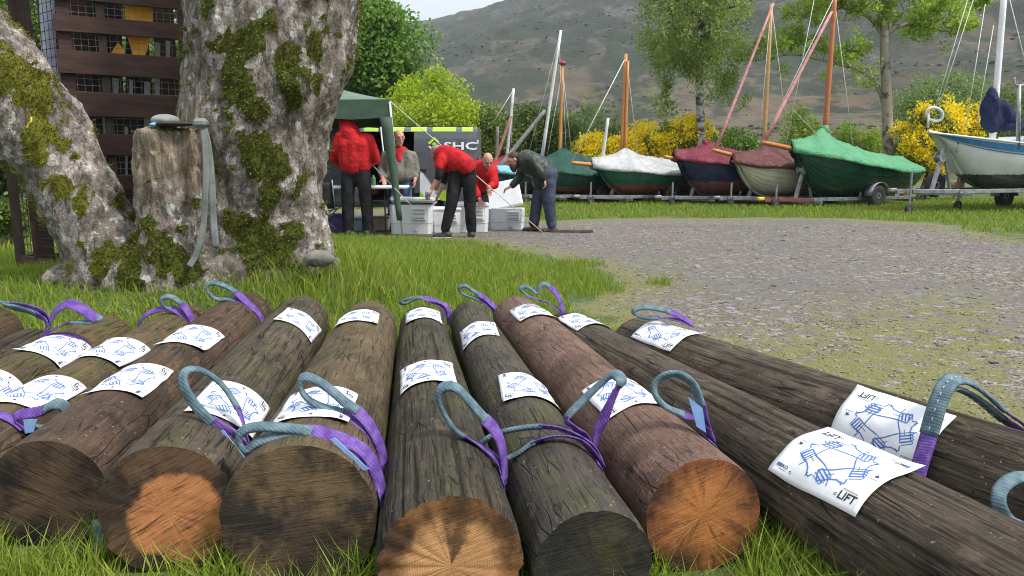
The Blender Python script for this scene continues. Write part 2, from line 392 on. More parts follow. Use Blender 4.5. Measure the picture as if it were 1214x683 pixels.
sz = rs.uniform(0.35, 1.1, len(C)) * np.where(rs.random(len(C)) < 0.04, 1.8, 1); S = np.stack([sz, sz, sz * 0.62], 1)
V, Fc = blobs(C, S); tag(link('hillside_scrub', mesh_np('hillside_scrub', V, Fc), leafmat('scrub', (0.02, 0.028, 0.014), (0.045, 0.05, 0.026), trans=0.1, rough=0.9)),
    'dark scrub scattered over the slope of the hill', 'scrub', kind='stuff')

# ---------------------------------------------------------------- grass
g_spring = leafmat('grass_blade', (0.11, 0.195, 0.015), (0.34, 0.39, 0.06), (0.19, 0.29, 0.022), 0.42)
g_straw = leafmat('straw_blade', (0.24, 0.19, 0.09), (0.34, 0.28, 0.14), None, 0.3)
def blades(P, h, w, lean=0.5):
    n = len(P); a = rs.uniform(0, 2 * np.pi, n); b = rs.uniform(0, 2 * np.pi, n)
    sd_ = np.stack([np.cos(a), np.sin(a), np.zeros(n)], 1) * (w / 2)[:, None]
    ln = np.stack([np.cos(b), np.sin(b), np.zeros(n)], 1) * (h * lean * rs.uniform(0.2, 1.3, n))[:, None]
    up = np.zeros((n, 3)); up[:, 2] = h
    m = P + up * 0.55 + ln * 0.35; tp = P + up * rs.uniform(0.75, 1.0, n)[:, None] + ln
    V = np.stack([P - sd_, P + sd_, m - sd_ * 0.75, m + sd_ * 0.75, tp], 1).reshape(-1, 3)
    F = np.array([[0, 1, 2], [1, 3, 2], [2, 3, 4]])[None] + (np.arange(n) * 5)[:, None, None]
    return V, F.reshape(-1, 3)
def lawn(name, label, x0, x1, y0, y1, n, hfun, w, cond=None, lean=0.5, mat=None):
    x = rs.uniform(x0, x1, n); y = rs.uniform(y0, y1, n); k = np.ones(n, bool) if cond is None else cond(x, y)
    x = x[k]; y = y[k]; P = np.stack([x, y, gz(x, y) - 0.006], 1); h = hfun(x, y)
    V, F = blades(P, h, np.full(len(x), w) * rs.uniform(0.6, 1.3, len(x)), lean)
    return tag(link(name, mesh_np(name, V, F), mat or g_spring), label, 'grass', kind='stuff')
clump = lambda x, y, s: fbm(np.stack([x * s, y * s, 0 * x], -1), 3)
# ================================================================ LOGS
def side_mat(name, ca, cb, cc_, crack, moss=0.0, fibre=1.0, mark=0.0):
    """weathered pole surface: long fibres along X, checks, dark stains, a little green"""
    ca, cb, cc_ = [tuple(k * w * .86 for k, w in zip(q, (1.06, .96, .84))) for q in (ca, cb, cc_)]
    t = NT(name); vs_ = t.coord('Object', (1.6, 14, 14)); vf = t.coord('Object', (3.0, 75, 75)); vo_ = t.coord('Object', (1, 1, 1)); vp = t.coord('Object', (.6, 1, 1))
    n = t.noise(vs_, 1.8, 7, 0.68, 0.3); f = t.noise(vf, 1.3, 6, 0.72, 0.3); b = t.noise(vp, 5.5, 8, 0.66, .3)
    c = t.mix(t.ramp(n, 0.34, 0.66), ca, cb)
    c = t.mix(t.math('MULTIPLY', t.ramp(b, 0.46, 0.60), 0.85), c, cc_)
    c = t.mix(t.math('MULTIPLY', t.ramp(t.noise(vp, 11, 6, .7), 0.52, 0.68), 0.55), c, tuple(min(1, k * 1.9) for k in cb))
    if moss: c = t.mix(t.math('MULTIPLY', t.ramp(t.noise(t.coord('Object', (1.5, 3, 3), (4, 2, 1)), 2.5, 6, 0.68), 0.46, 0.62), moss), c, (0.085, 0.088, 0.026))
    if mark:
        w = t.n.new('ShaderNodeTexWave'); w.inputs['Scale'].default_value = 9; w.inputs['Distortion'].default_value = 26; w.inputs['Detail'].default_value = 4; w.inputs['Detail Scale'].default_value = 2.2
        t.l.new(vo_, w.inputs['Vector']); c = t.mix(t.math('MULTIPLY', t.ramp(w.outputs['Fac'], 0.72, 0.95), mark), c, tuple(k * 0.4 for k in ca))
    f2 = t.noise(t.coord('Object', (5, 170, 170)), 1.2, 4, 0.7); c = t.mix(t.math('MULTIPLY', t.ramp(f2, 0.52, 0.62), 0.6 * fibre), c, tuple(k * 0.25 for k in ca))
    c = t.mix(t.math('MULTIPLY', t.ramp(f, 0.52, 0.64), 0.82 * fibre), c, tuple(k * 0.18 for k in ca))
    c = t.mix(t.math('MULTIPLY', t.ramp(f, 0.44, 0.28), 0.6), c, tuple(min(1, k * 2.0) for k in cb))
    vq = t.n.new('ShaderNodeTexVoronoi'); vq.feature = 'DISTANCE_TO_EDGE'; vq.inputs['Scale'].default_value = 1.0
    wp = t.n.new('ShaderNodeVectorMath'); wp.operation = 'ADD'; nz = t.n.new('ShaderNodeTexNoise'); nz.inputs['Scale'].default_value = 3; t.l.new(t.coord('Object', (2.2, 26, 26)), wp.inputs[0]); t.l.new(t.coord('Object'), nz.inputs['Vector']); t.l.new(nz.outputs['Color'], wp.inputs[1]); t.l.new(wp.outputs[0], vq.inputs['Vector'])
    ck = t.math('MULTIPLY', t.ramp(vq.outputs['Distance'], 0.05, 0.0), t.ramp(t.noise(vo_, 7, 4, .6), 0.46, 0.6)); c = t.mix(t.math('MULTIPLY', ck, 0.5 + .4 * crack), c, tuple(k * 0.12 for k in ca))
    c = t.mix(t.math('MULTIPLY', t.attr('crack'), 0.85), c, tuple(k * 0.15 for k in ca))
    c = t.mix(t.ramp(t.noise(vo_, 75, 2, 0.5), 0.69, 0.74, 0, 0.7), c, (0.32, 0.28, 0.2)); c = t.mix(t.ramp(t.noise(vo_, 34, 3, 0.5), 0.68, 0.73, 0, 0.8), c, (0.015, 0.013, 0.011))
    nb = t.bump(f2, 0.6 * fibre, -0.004); nb = t.bump(f, 1.0 * fibre, -0.011, nb); nb = t.bump(n, 0.4, 0.006, nb); nb = t.bump(ck, 0.8, -0.008, nb)
    return t.fin(c, t.ramp(b, 0.3, 0.7, 0.5, 0.85), nb, 0, 0.25)
def end_mat(name, core, stain, dark, clean=0.6, off=(0, 0), soft=0.10, saw=0.5, sawrot=0.5, rings=0.5, radial=0.0, patch=None, wedge=0.0, r=0.16):
    """sawn end: growth rings, saw marks, preservative-stained rim"""
    t = NT(name); v = t.coord('Object', (1, 1, 1), (0, off[0] * r, off[1] * r))
    wv = t.n.new('ShaderNodeTexWave'); wv.wave_type = 'RINGS'; wv.rings_direction = 'X'; wv.inputs['Scale'].default_value = 58
    wv.inputs['Distortion'].default_value = .9; wv.inputs['Detail'].default_value = 1; wv.inputs['Detail Scale'].default_value = 0.35; t.l.new(v, wv.inputs['Vector'])
    sv = t.coord('Object', (1, 1, 1), (0, 0, 0), (sawrot, 0, 0))
    sw = t.n.new('ShaderNodeTexWave'); sw.bands_direction = 'Z'; sw.inputs['Scale'].default_value = 40; sw.inputs['Distortion'].default_value = 2.5
    sw.inputs['Detail'].default_value = 4; sw.inputs['Detail Scale'].default_value = 1.2; t.l.new(sv, sw.inputs['Vector'])
    ss = t.noise(t.rotscale((sawrot, 0, 0), (1, 2.2, 34)), 4, 5, 0.72, .15)
    sx = t.n.new('ShaderNodeSeparateXYZ'); t.l.new(v, sx.inputs[0])
    cm = t.n.new('ShaderNodeCombineXYZ'); t.l.new(sx.outputs[1], cm.inputs[1]); t.l.new(sx.outputs[2], cm.inputs[2])
    ln = t.n.new('ShaderNodeVectorMath'); ln.operation = 'LENGTH'; t.l.new(cm.outputs[0], ln.inputs[0])
    dist = t.math('DIVIDE', ln.outputs['Value'], r)
    ang = t.math('ARCTAN2', sx.outputs[2], sx.outputs[1])
    n = t.noise(v, 26, 5, 0.6); nl = t.noise(v, 9, 4, 0.6)
    d = t.math('ADD', dist, t.math('ADD', t.math('MULTIPLY', t.math('SUBTRACT', n, 0.5), 0.22), t.math('MULTIPLY', t.math('SUBTRACT', nl, 0.5), 0.3)))
    st = t.ramp(d, clean - soft, clean + soft)
    cr = t.mix(t.math('MULTIPLY', wv.outputs['Fac'], rings), core, tuple(k * 0.42 for k in core))
    cr = t.mix(t.math('MULTIPLY', t.ramp(nl, 0.42, 0.62), 0.45), cr, tuple(k * 0.6 for k in core))
    sn = t.mix(t.ramp(nl, 0.36, 0.6), stain, dark)
    sn = t.mix(t.math('MULTIPLY', wv.outputs['Fac'], rings * 0.35), sn, dark)
    c = t.mix(st, cr, sn)
    if wedge:
        wz = t.math('MULTIPLY', t.ramp(t.math('ADD', t.math('ABSOLUTE', t.math('SUBTRACT', ang, 1.75)), t.math('MULTIPLY', t.math('SUBTRACT', n, 0.5), 1.4)), 0.5, 0.05), wedge)
        c = t.mix(wz, c, dark)
    if radial:
        av = t.n.new('ShaderNodeCombineXYZ'); t.l.new(t.math('MULTIPLY', ang, 1.0), av.inputs[0]); t.l.new(t.math('MULTIPLY', dist, 0.35), av.inputs[1])
        rn = t.noise(av.outputs[0], 2.3, 6, 0.75); c = t.mix(t.math('MULTIPLY', t.ramp(rn, 0.52, 0.60), radial), c, dark)
    if patch: c = t.mix(t.math('MULTIPLY', t.ramp(t.noise(t.coord('Object', (1, 1, 1), patch[1]), 8, 6, 0.7), patch[2], patch[2] + 0.16), patch[3]), c, patch[0])
    c = t.mix(t.math('MULTIPLY', t.ramp(ss, 0.5, 0.66), saw), c, tuple(k * 0.5 for k in dark))
    c = t.mix(t.math('MULTIPLY', t.ramp(t.noise(t.rotscale((sawrot, 0, 0), (1, 3, 46), (3, 1, 5)), 3, 5, 0.72), 0.55, 0.7), saw * .45), c, tuple(min(1, k * 1.8) for k in stain))
    nb = t.bump(ss, 0.7, 0.005); nb = t.bump(n, 0.4, 0.006, nb); nb = t.bump(wv.outputs['Fac'], 0.08, 0.002, nb)
    return t.fin(c, 0.7, nb, 0, 0.25)

LOGS = {}
class Log: pass
def make_log(key, P0, P1, r0, r1, smat, emat, label, crack=0.0, seed=0, bend=0.0, chips=0.0022):
    L = Log(); P0 = Vector(P0); P1 = Vector(P1); X = (P1 - P0); ln = X.length; X.normalize()
    Y = Vector((0, 0, 1)).cross(X).normalized(); Z = X.cross(Y)
    L.M = Matrix(((X.x, Y.x, Z.x, P0.x), (X.y, Y.y, Z.y, P0.y), (X.z, Y.z, Z.z, P0.z), (0, 0, 0, 1)))
    L.r0, L.r1, L.len, L.Mi = r0, r1, ln, L.M.inverted()
    L.root = thing('log', label, 'log', group='timber logs laid side by side', M=L.M)
    na, nl = 150, 64; a = np.linspace(0, 2 * np.pi, na, endpoint=False); s = np.linspace(0, 1, nl)
    S, Aa = np.meshgrid(s, a, indexing='ij')
    lob = fbm(np.stack([np.cos(Aa) * 0.9 + seed, np.sin(Aa) * 0.9, S * 1.2], -1), 3) - 0.5
    g = fbm(np.stack([np.cos(Aa) * 9 + seed * 3.1, np.sin(Aa) * 9, S * ln * 1.1], -1), 3, 0.6)
    cr = sstep(0.60, 0.72, g) if crack > 0 else np.zeros_like(g)
    g2 = fbm(np.stack([np.cos(Aa) * 22 + seed, np.sin(Aa) * 22, S * ln * 1.6], -1), 2)
    rad = (r0 + (r1 - r0) * S) * (1 + 0.06 * lob) - crack * cr - (0.0015 + 0.18 * crack) * (g2 - 0.5)
    edge = np.minimum(S, 1 - S) * ln; ch = fbm(np.stack([np.cos(Aa) * 6 + seed, np.sin(Aa) * 6, S * 0 + 2], -1), 3)
    rad -= np.exp(-edge / 0.010) * (0.003 + 2 * chips * np.maximum(ch - 0.45, 0) * 3)
    L.rad = lambda u: r0 + (r1 - r0) * min(max(u / ln, 0), 1)
    xx = S * ln + np.where(S == 0, (ch - 0.5) * chips * 2, 0) + np.where(S == 1, -(ch - 0.5) * chips * 2, 0)
    V = np.stack([xx, np.cos(Aa) * rad, np.sin(Aa) * rad], -1)
    me = mesh_np('shaft', V.reshape(-1, 3), grid_faces(nl, na, False, True)[:, ::-1], True); put_attr(me, 'crack', cr.ravel() * (crack > 0))
    link('shaft', me, smat, L.root)
    for sgn, row, em in ((-1, 0, emat), (1, nl - 1, emat)):
        q = np.linspace(0, 1, 22); rim = V[row]; c0 = np.array([rim[:, 0].mean(), 0, 0])
        W = c0 + (rim[None] - c0) * q[:, None, None]; W[..., 0] += (fbm(W * 14 + seed, 3) - 0.5) * 0.006 * (1 - q[:, None] ** 6) * (1 if sgn < 0 else 1)
        Fq = grid_faces(22, na, False, True)
        me = mesh_np('cut_end', W.reshape(-1, 3), Fq if sgn < 0 else Fq[:, ::-1], True)
        link('cut_end', me, em, L.root)
    LOGS[key] = L; return L
def log_hit(L, px, py):
    d = (L.Mi.to_3x3() @ ray(px, py)); o = L.Mi @ Vector((0, 0, CAMZ)); best = (9, None)
    for k in range(1500):
        p = o + d * (0.8 + k * 0.004); rr = math.hypot(p.y, p.z) - L.rad(p.x)
        if rr < 0: return p.x, math.atan2(-p.y, p.z)
        if rr < best[0]: best = (rr, p)
    p = best[1]; return p.x, math.atan2(-p.y, p.z)
def log_pt(L, s, phi, dr=0.0):
    r = L.rad(s) + dr; return L.M @ Vector((s, -math.sin(phi) * r, math.cos(phi) * r))

bm_dark = side_mat('pole_dark_brown', (0.068, 0.046, 0.035), (0.105, 0.07, 0.05), (0.038, 0.028, 0.024), 0, 0.15, 0.6, 0.25)
bm_grey = side_mat('pole_grey_fibrous', (0.085, 0.072, 0.055), (0.115, 0.10, 0.078), (0.055, 0.048, 0.038), 1, 0.45, 1.0)
bm_olive = side_mat('pole_olive_brown', (0.098, 0.073, 0.046), (0.135, 0.104, 0.067), (0.052, 0.042, 0.028), 0, 0.5, 0.6, 0.2)
bm_black = side_mat('pole_checked_dark', (0.062, 0.056, 0.045), (0.088, 0.08, 0.062), (0.04, 0.038, 0.033), 1, 0.4, 1.1)
bm_slate = side_mat('pole_slate', (0.058, 0.052, 0.048), (0.078, 0.072, 0.066), (0.036, 0.034, 0.034), 0, 0.45, 0.7)
bm_pink = side_mat('pole_red_brown', (0.155, 0.098, 0.082), (0.20, 0.132, 0.11), (0.10, 0.062, 0.054), 0, 0.1, 0.6, 0.5)
bm_weath = side_mat('pole_weathered', (0.09, 0.074, 0.06), (0.125, 0.105, 0.086), (0.055, 0.046, 0.038), 1, 0.2, 1.2)
O = (0.42, 0.20, 0.085)
em5 = end_mat('sawn_end_blackened', (0.10, 0.062, 0.034), (0.075, 0.05, 0.03), (0.016, 0.012, 0.010), 0.5, (0, 0), 0.3, 0.9, -0.55, 0.25, r=0.15, patch=((0.10, 0.05, 0.022), (3, 1, 2), 0.58, 0.6))
em6 = end_mat('sawn_end_orange_heart', (0.50, 0.205, 0.08), (0.12, 0.068, 0.038), (0.035, 0.024, 0.018), 0.68, (0.15, 0.12), 0.06, 0.8, 0.5, 0.22, r=0.17)
em7 = end_mat('sawn_end_grey_brown', (0.06, 0.042, 0.027), (0.14, 0.092, 0.048), (0.026, 0.02, 0.015), 0.35, (0.1, 0.35), 0.25, 0.55, 0.1, 0.35, r=0.185, patch=((0.17, 0.12, 0.06), (7, 1, 2), 0.56, 0.6))
em8 = end_mat('sawn_end_pale_rings', (0.56, 0.29, 0.125), (0.22, 0.10, 0.035), (0.05, 0.026, 0.014), 0.64, (0.0, -0.02), 0.12, 0.15, 0.3, 0.5, 0.08, None, 0.85, r=0.163)
em9 = end_mat('sawn_end_mossy_black', (0.035, 0.032, 0.025), (0.034, 0.029, 0.024), (0.015, 0.014, 0.013), 0.5, (0, 0), 0.3, 0.4, 0.2, 0.3, r=0.138, patch=((0.085, 0.075, 0.018), (2, 5, 2), 0.50, 0.45))
em10 = end_mat('sawn_end_red_split', (0.46, 0.18, 0.055), (0.24, 0.085, 0.03), (0.05, 0.022, 0.013), 0.66, (0.0, -0.05), 0.30, 0.25, 0.35, 0.35, 0.6, r=0.155)
def near_far(nx, ny, fx, fy, r0, r1): 
    a = onz(nx, ny, r0); b = onz(fx, fy, 2 * r1); return (a.x, a.y, r0), (b.x, b.y, r1)
def LG(key, nf, r0, r1, *a, **k):
    lo = r0 - 0.012; P0, P1 = nf
    make_log(key, (P0[0], P0[1], r0 - 0.01), (P1[0], P1[1], r1 - 0.01 + gz1(P1[0], P1[1]) * 0.6), r0, r1, *a, **k)
LG(1, ((-2.42, 2.0, 0), (-2.66, 3.72, 0)), .15, .145, bm_dark, em5, 'smooth brown log at the far left edge of the row', seed=1)
LG(2, ((-2.08, 1.85, 0), (-2.33, 3.52, 0)), .12, .115, bm_black, em5, 'thin dark cracked log between two thicker logs at the left edge', crack=.006, seed=2)
LG(3, ((-1.84, 1.8, 0), (-2.03, 3.62, 0)), .142, .135, bm_olive, em5, 'brown log under the poster nearest the left edge and the spread purple sling', seed=3)
LG(4, ((-1.56, 1.85, 0), (-1.72, 3.85, 0)), .14, .13, bm_olive, em7, 'olive brown log left of the blackened sawn end, with a small curled sling', seed=4)
LG(5, near_far(57, 583, 290, 354, .155, .150), .155, .150, bm_dark, em5, 'dark smooth log with blackened sawn end at bottom left', seed=5)
LG(6, near_far(197, 602, 356, 356, .172, .150), .172, .150, bm_grey, em6, 'grey fibrous log with bright orange heart ringed by dark stain', crack=.003, seed=6, chips=.004)
LG(7, near_far(354, 612, 436, 359, .187, .148), .187, .148, bm_olive, em7, 'thickest log with grey brown sawn end and two sling eyes lying on it', seed=7)
LG(8, near_far(535, 666, 500, 364, .163, .122), .163, .122, bm_black, em8, 'dark cracked log with pale orange ringed end at bottom centre', crack=.007, seed=8, chips=.006)
LG(9, near_far(705, 668, 556, 359, .138, .116), .138, .116, bm_slate, em9, 'slate grey log with black mossy sawn end', seed=9)
LG(10, near_far(834, 608, 612, 350, .154, .140), .154, .140, bm_pink, em10, 'reddish brown log with split orange red sawn end', seed=10)
LG(11, ((.995, 1.22, 0), (.285, 3.92, 0)), .165, .125, bm_weath, em8, 'long weathered log running out of the bottom right corner', crack=.004, seed=11)
LG(12, ((1.62, 1.35, 0), (.60, 3.50, 0)), .155, .15, bm_weath, em10, 'outermost log at the right beside the gravel', crack=.002, seed=12)

# ================================================================ POSTERS
_tc = {}
def text2d(body, size, bold=False):
    k = (body, size)
    if k in _tc: return _tc[k]
    cu = bpy.data.curves.new('txt', 'FONT'); cu.body = body; cu.size = size; cu.align_x = 'CENTER'; cu.align_y = 'CENTER'; cu.resolution_u = 2
    if bold: cu.offset = size * 0.022
    o = bpy.data.objects.new('txt', cu); col.objects.link(o)
    dg = bpy.context.evaluated_depsgraph_get(); me = o.evaluated_get(dg).to_mesh()
    V = [(v.co.x, v.co.y) for v in me.vertices]; Fc = [tuple(p.vertices) for p in me.polygons]
    o.evaluated_get(dg).to_mesh_clear(); bpy.data.objects.remove(o); bpy.data.curves.remove(cu)
    _tc[k] = (V, Fc); return V, Fc
def design():
    """flat print of one poster: returns [(V2, F, ink)], ink 0 = blue, 1 = dark"""
    out = []
    def stroke(pts, w, ink=0):
        V = []; Fc = []
        for i, (x, y) in enumerate(pts):
            x0, y0 = pts[max(i - 1, 0)]; x1, y1 = pts[min(i + 1, len(pts) - 1)]; dx, dy = x1 - x0, y1 - y0; l = math.hypot(dx, dy) or 1
            V += [(x - dy / l * w / 2, y + dx / l * w / 2), (x + dy / l * w / 2, y - dx / l * w / 2)]
        for i in range(len(pts) - 1): Fc.append((2 * i, 2 * i + 1, 2 * i + 3, 2 * i + 2))
        out.append((V, Fc, ink))
    def dens(pts, n=4):
        o = []
        for (a, b) in zip(pts[:-1], pts[1:]): o += [(a[0] + (b[0] - a[0]) * k / n, a[1] + (b[1] - a[1]) * k / n) for k in range(n)]
        return o + [pts[-1]]
    def txt(body, size, x, y, rot, ink=1, bold=False):
        V, Fc = text2d(body, size, bold); c, s_ = math.cos(rot), math.sin(rot)
        out.append(([(x + c * a - s_ * b, y + s_ * a + c * b) for a, b in V], Fc, ink))
    ra, rb = 0.086, 0.058; K = 5; words = ['', 'under', '', 'pressure', '']
    for k in range(K):
        a0 = 2 * math.pi * k / K + 0.35; a1 = a0 + 2 * math.pi / K
        p = (ra * math.cos(a0), rb * math.sin(a0)); q = (ra * math.cos(a1), rb * math.sin(a1))
        dx, dy = q[0] - p[0], q[1] - p[1]; l = math.hypot(dx, dy); ux, uy = dx / l, dy / l; nx, ny = -uy, ux
        T = lambda u, v_: (p[0] + ux * u * l + nx * v_, p[1] + uy * u * l + ny * v_)
        stroke(dens([T(-.12, .016), T(.30, .014), T(.62, .018), T(.80, .020)]), .0034)
        stroke(dens([T(-.12, -.016), T(.30, -.014), T(.52, -.019), T(.66, -.030), T(.76, -.031), T(.80, -.018)]), .0034)
        stroke(dens([T(-.12, .016), T(-.12, -.016)]), .0034)
        for j in range(4):
            y0 = .020 - j * .0096
            stroke(dens([T(.80, y0), T(1.22 - .03 * (j == 3), y0 - .001), T(1.27 - .03 * (j == 3), y0 - .0045), T(1.22 - .03 * (j == 3), y0 - .0085), T(.84, y0 - .0085)], 2), .0025)
        stroke(dens([T(.25, -.016), T(.22, -.034)], 2), .0027)
        stroke(dens([T(.65, -.024), T(.68, -.036)], 2), .0027)
        c = T(.28, 0); stroke(dens([T(.12, .002), T(.42, .002)], 2), .0016, 1) if not words[k] else txt(words[k], .0085, c[0], c[1], math.atan2(uy, ux) + (math.pi if ux < 0 else 0))
    for sgn, rot in ((1, 0.0), (-1, math.pi)):
        f = lambda x, y: (sgn * x, sgn * y)
        txt('LIFT', .030, *f(.110, -.083), rot, 1, True); txt('PROFESSIONAL', .0068, *f(.110, -.066), rot)
        txt('BKO', .0145, *f(-.116, -.082), rot, 1, True); stroke(dens([f(-.128, -.092), f(-.104, -.092)], 2), .0012, 1)
        sq = [(-.142, -.087), (-.131, -.087), (-.131, -.076), (-.142, -.076)]
        out.append(([f(*q) for q in sq], [(0, 1, 2, 3)], 0))
        x0, y0 = .128, .0
        bird = [(-.010, .001), (-.004, .004), (-.002, .008), (.001, .004), (.009, .006), (.004, .001), (.010, -.004), (.002, -.002), (-.003, -.006), (-.002, -.001)]
        cen = (0, .0005); out.append(([f(x0 + a * 0.9, y0 + b) for a, b in [cen] + bird], [(0, i + 1, (i + 1) % len(bird) + 1) for i in range(len(bird))], 1))
        stroke(dens([f(x0 - .012, y0 - .011), f(x0 + .012, y0 - .011)], 2), .0013, 1)
        for (cx, cy) in ((.075, -.086), (-.088, -.088)):
            ring = [f(cx + .0035 * math.cos(i * .785), cy + .0035 * math.sin(i * .785)) for i in range(9)]; stroke(ring, .0016, 1)
    V = []; Fc = []; ink = []
    for (v_, f_, i_) in out:
        b = len(V); V += v_; Fc += [tuple(b + j for j in q) for q in f_]; ink += [i_] * len(f_)
    return V, Fc, ink
PR = design()
t = NT('poster_paper'); v = t.coord('Object'); t.fin(t.mix(t.ramp(t.noise(v, 14, 4), 0.4, 0.7), t.mix(t.ramp(t.noise(v, 45, 5, .7), .60, .72, 0, .35), (0.80, 0.81, 0.82), (0.45, 0.42, 0.36)), (0.70, 0.72, 0.74)), 0.5, t.bump(t.noise(v, 18, 3), 0.25, 0.006), 0, 0.4); paper_m = t.m
ink_b = pm('ink_blue', (0.045, 0.13, 0.42), (0.07, 0.17, 0.48), 40, 0.5, 0); ink_d = pm('ink_dark', (0.02, 0.022, 0.035), (0.04, 0.042, 0.055), 40, 0.5, 0)
def poster(key, px, py, label, tl=9, tr=9, turn=0.0, PL=0.297, PW=0.21, lift=0.004, ripple=0.005):
    L = LOGS[key]; s0, ph = log_hit(L, px, py); rC = L.rad(s0); ct, st_ = math.cos(turn), math.sin(turn); ox = rs.uniform(0, 50)
    def mp(u, v_, dr):
        v_ = -v_; x = s0 + ct * u - st_ * v_; w = st_ * u + ct * v_; r = L.rad(x) + lift + dr
        r += 0.006 * (max(0, abs(u) / (PL / 2) - 0.7)) ** 2 + .02 * (max(0, abs(u) / (PL / 2) - .55) * max(0, abs(v_) / (PW / 2) - .4)) * (math.sin(ox * 7 + (3 if u > 0 else 0) + (5 if v_ > 0 else 0)) + .6) + ripple * float(vnoise(np.array([[u * 20 + ox, v_ * 16, 3.0]]))[0])
        w2 = max(-tl, min(tr, w)); a = ph + w2 / r; e = w - w2
        return Vector((x, -math.sin(a) * r - math.cos(a) * e, math.cos(a) * r - math.sin(a) * e))
    root = thing('poster', label, 'poster', group='printed posters on the logs', M=L.M @ Matrix.Translation((s0, 0, 0)))
    Ti = Matrix.Translation((-s0, 0, 0)); nu, nv = 22, 18; mb = MB(); P = []
    for i in range(nu):
        for j in range(nv): P.append(Ti @ mp((i / (nu - 1) - .5) * PL, (j / (nv - 1) - .5) * PW, 0))
    mb.sheet(P, nu, nv); sh = mb.build('paper', paper_m, root, smooth=True)
    md = sh.modifiers.new('thickness', 'SOLIDIFY'); md.thickness = 0.0007; md.offset = 0
    mb = MB(); mb.v = [Ti @ mp(a, b, 0.0011) for a, b in PR[0]]; mb.f = [q[::-1] for q in PR[1]]; mb.m = list(PR[2])
    tag(mb.build('print', [ink_b, ink_d], root), kind='stuff')
    return root
poster(3, 66, 409, 'poster just below the spread purple sling near the left edge', turn=-.05)
poster(3, -14, 462, 'poster cut off by the left edge of the picture')
poster(4, 134, 413, 'small far poster on the olive log, left of the dark log', turn=.04)
poster(4, 43, 462, 'poster behind the small curled blue sling at left')
poster(5, 227, 397, 'far poster on the dark log with the blackened end', turn=.03)
poster(5, 152, 448, 'near poster on the dark log with the blackened end')
poster(6, 357, 381, 'far poster on the grey log with the orange heart', turn=.06)
poster(6, 277, 478, 'poster seen through the upright sling arch on the grey log')
poster(7, 423, 375, 'far poster on the thickest log', turn=-.03)
poster(7, 376, 477, 'poster partly under the sling eye on the thickest log')
poster(8, 502, 372, 'far poster under a flat sling on the dark cracked centre log', PW=.20)
poster(8, 506, 441, 'near poster on the dark cracked centre log')
poster(9, 566, 392, 'far poster on the slate grey log', turn=.08, PW=.20)
poster(9, 627, 458, 'near poster on the slate grey log above its loose sling', turn=.10)
poster(10, 632, 368, 'far poster on the reddish brown log')
poster(10, 738, 465, 'near poster on the reddish brown log between two sling eyes')
poster(11, 694, 379, 'far poster on the long weathered log')
poster(11, 993, 547, 'large poster at bottom right with LIFT printed at its near corner', tr=.05, PW=.225, PL=.315, turn=-.06)
poster(12, 790, 393, 'far poster on the outermost log beside the gravel', turn=.02)
poster(12, 1048, 506, 'large poster on the outermost log behind the upright grey sling', tl=.07, tr=.06, PW=.225, PL=.325)

# ================================================================ SLINGS
def web_mat(name, a, b):
    t = NT(name); v = t.coord('Object'); w = t.n.new('ShaderNodeTexWave'); w.inputs['Scale'].default_value = 48; w.inputs['Distortion'].default_value = 1.5; w.bands_direction = 'DIAGONAL'; t.l.new(v, w.inputs['Vector'])
    c = t.mix(t.ramp(t.noise(v, 30, 4), 0.35, 0.65), a, b); c = t.mix(t.math('MULTIPLY', w.outputs['Fac'], 0.18), c, tuple(k * 0.4 for k in a))
    return t.fin(c, 0.72, t.bump(t.noise(v, 160, 3), 0.4, 0.003, t.bump(w.outputs['Fac'], 0.25, 0.003)), 0, 0.2)
purple_m = web_mat('purple_webbing', (0.095, 0.042, 0.225), (0.17, 0.095, 0.34)); sleeve_m = web_mat('grey_blue_sleeve', (0.07, 0.118, 0.145), (0.14, 0.205, 0.235))
tag_m = pm('sling_tag_blue', (0.17, 0.30, 0.58), (0.22, 0.36, 0.62), 20, 0.6); stitch_m = pm('stitch_white', (0.6, 0.6, 0.58), None, 20, 0.8)
def ribbon(mb, path, wdir, w, th, n=8):
    """closed flattened-ellipse sweep; wdir: list of width directions"""
    k = len(path); V = []
    for i, p in enumerate(path):
        tg = (path[min(i + 1, k - 1)] - path[max(i - 1, 0)]).normalized(); wd = wdir[i] - tg * wdir[i].dot(tg)
        wd = wd.normalized() if wd.length > 1e-5 else tg.orthogonal().normalized(); nn = tg.cross(wd); ww = w[i] if isinstance(w, list) else w
        for j in range(n):
            a = 2 * math.pi * (j + .5) / n; ca, sa = math.cos(a), math.sin(a)
            V.append(p + wd * (ww / 2 * math.copysign(abs(ca) ** .6, ca)) + nn * (th / 2 * math.copysign(abs(sa) ** .6, sa)))
    mb.add(V, [(i * n + j, i * n + (j + 1) % n, (i + 1) * n + (j + 1) % n, (i + 1) * n + j) for i in range(k - 1) for j in range(n)] + [tuple(range(n))[::-1], tuple((k - 1) * n + j for j in range(n))])
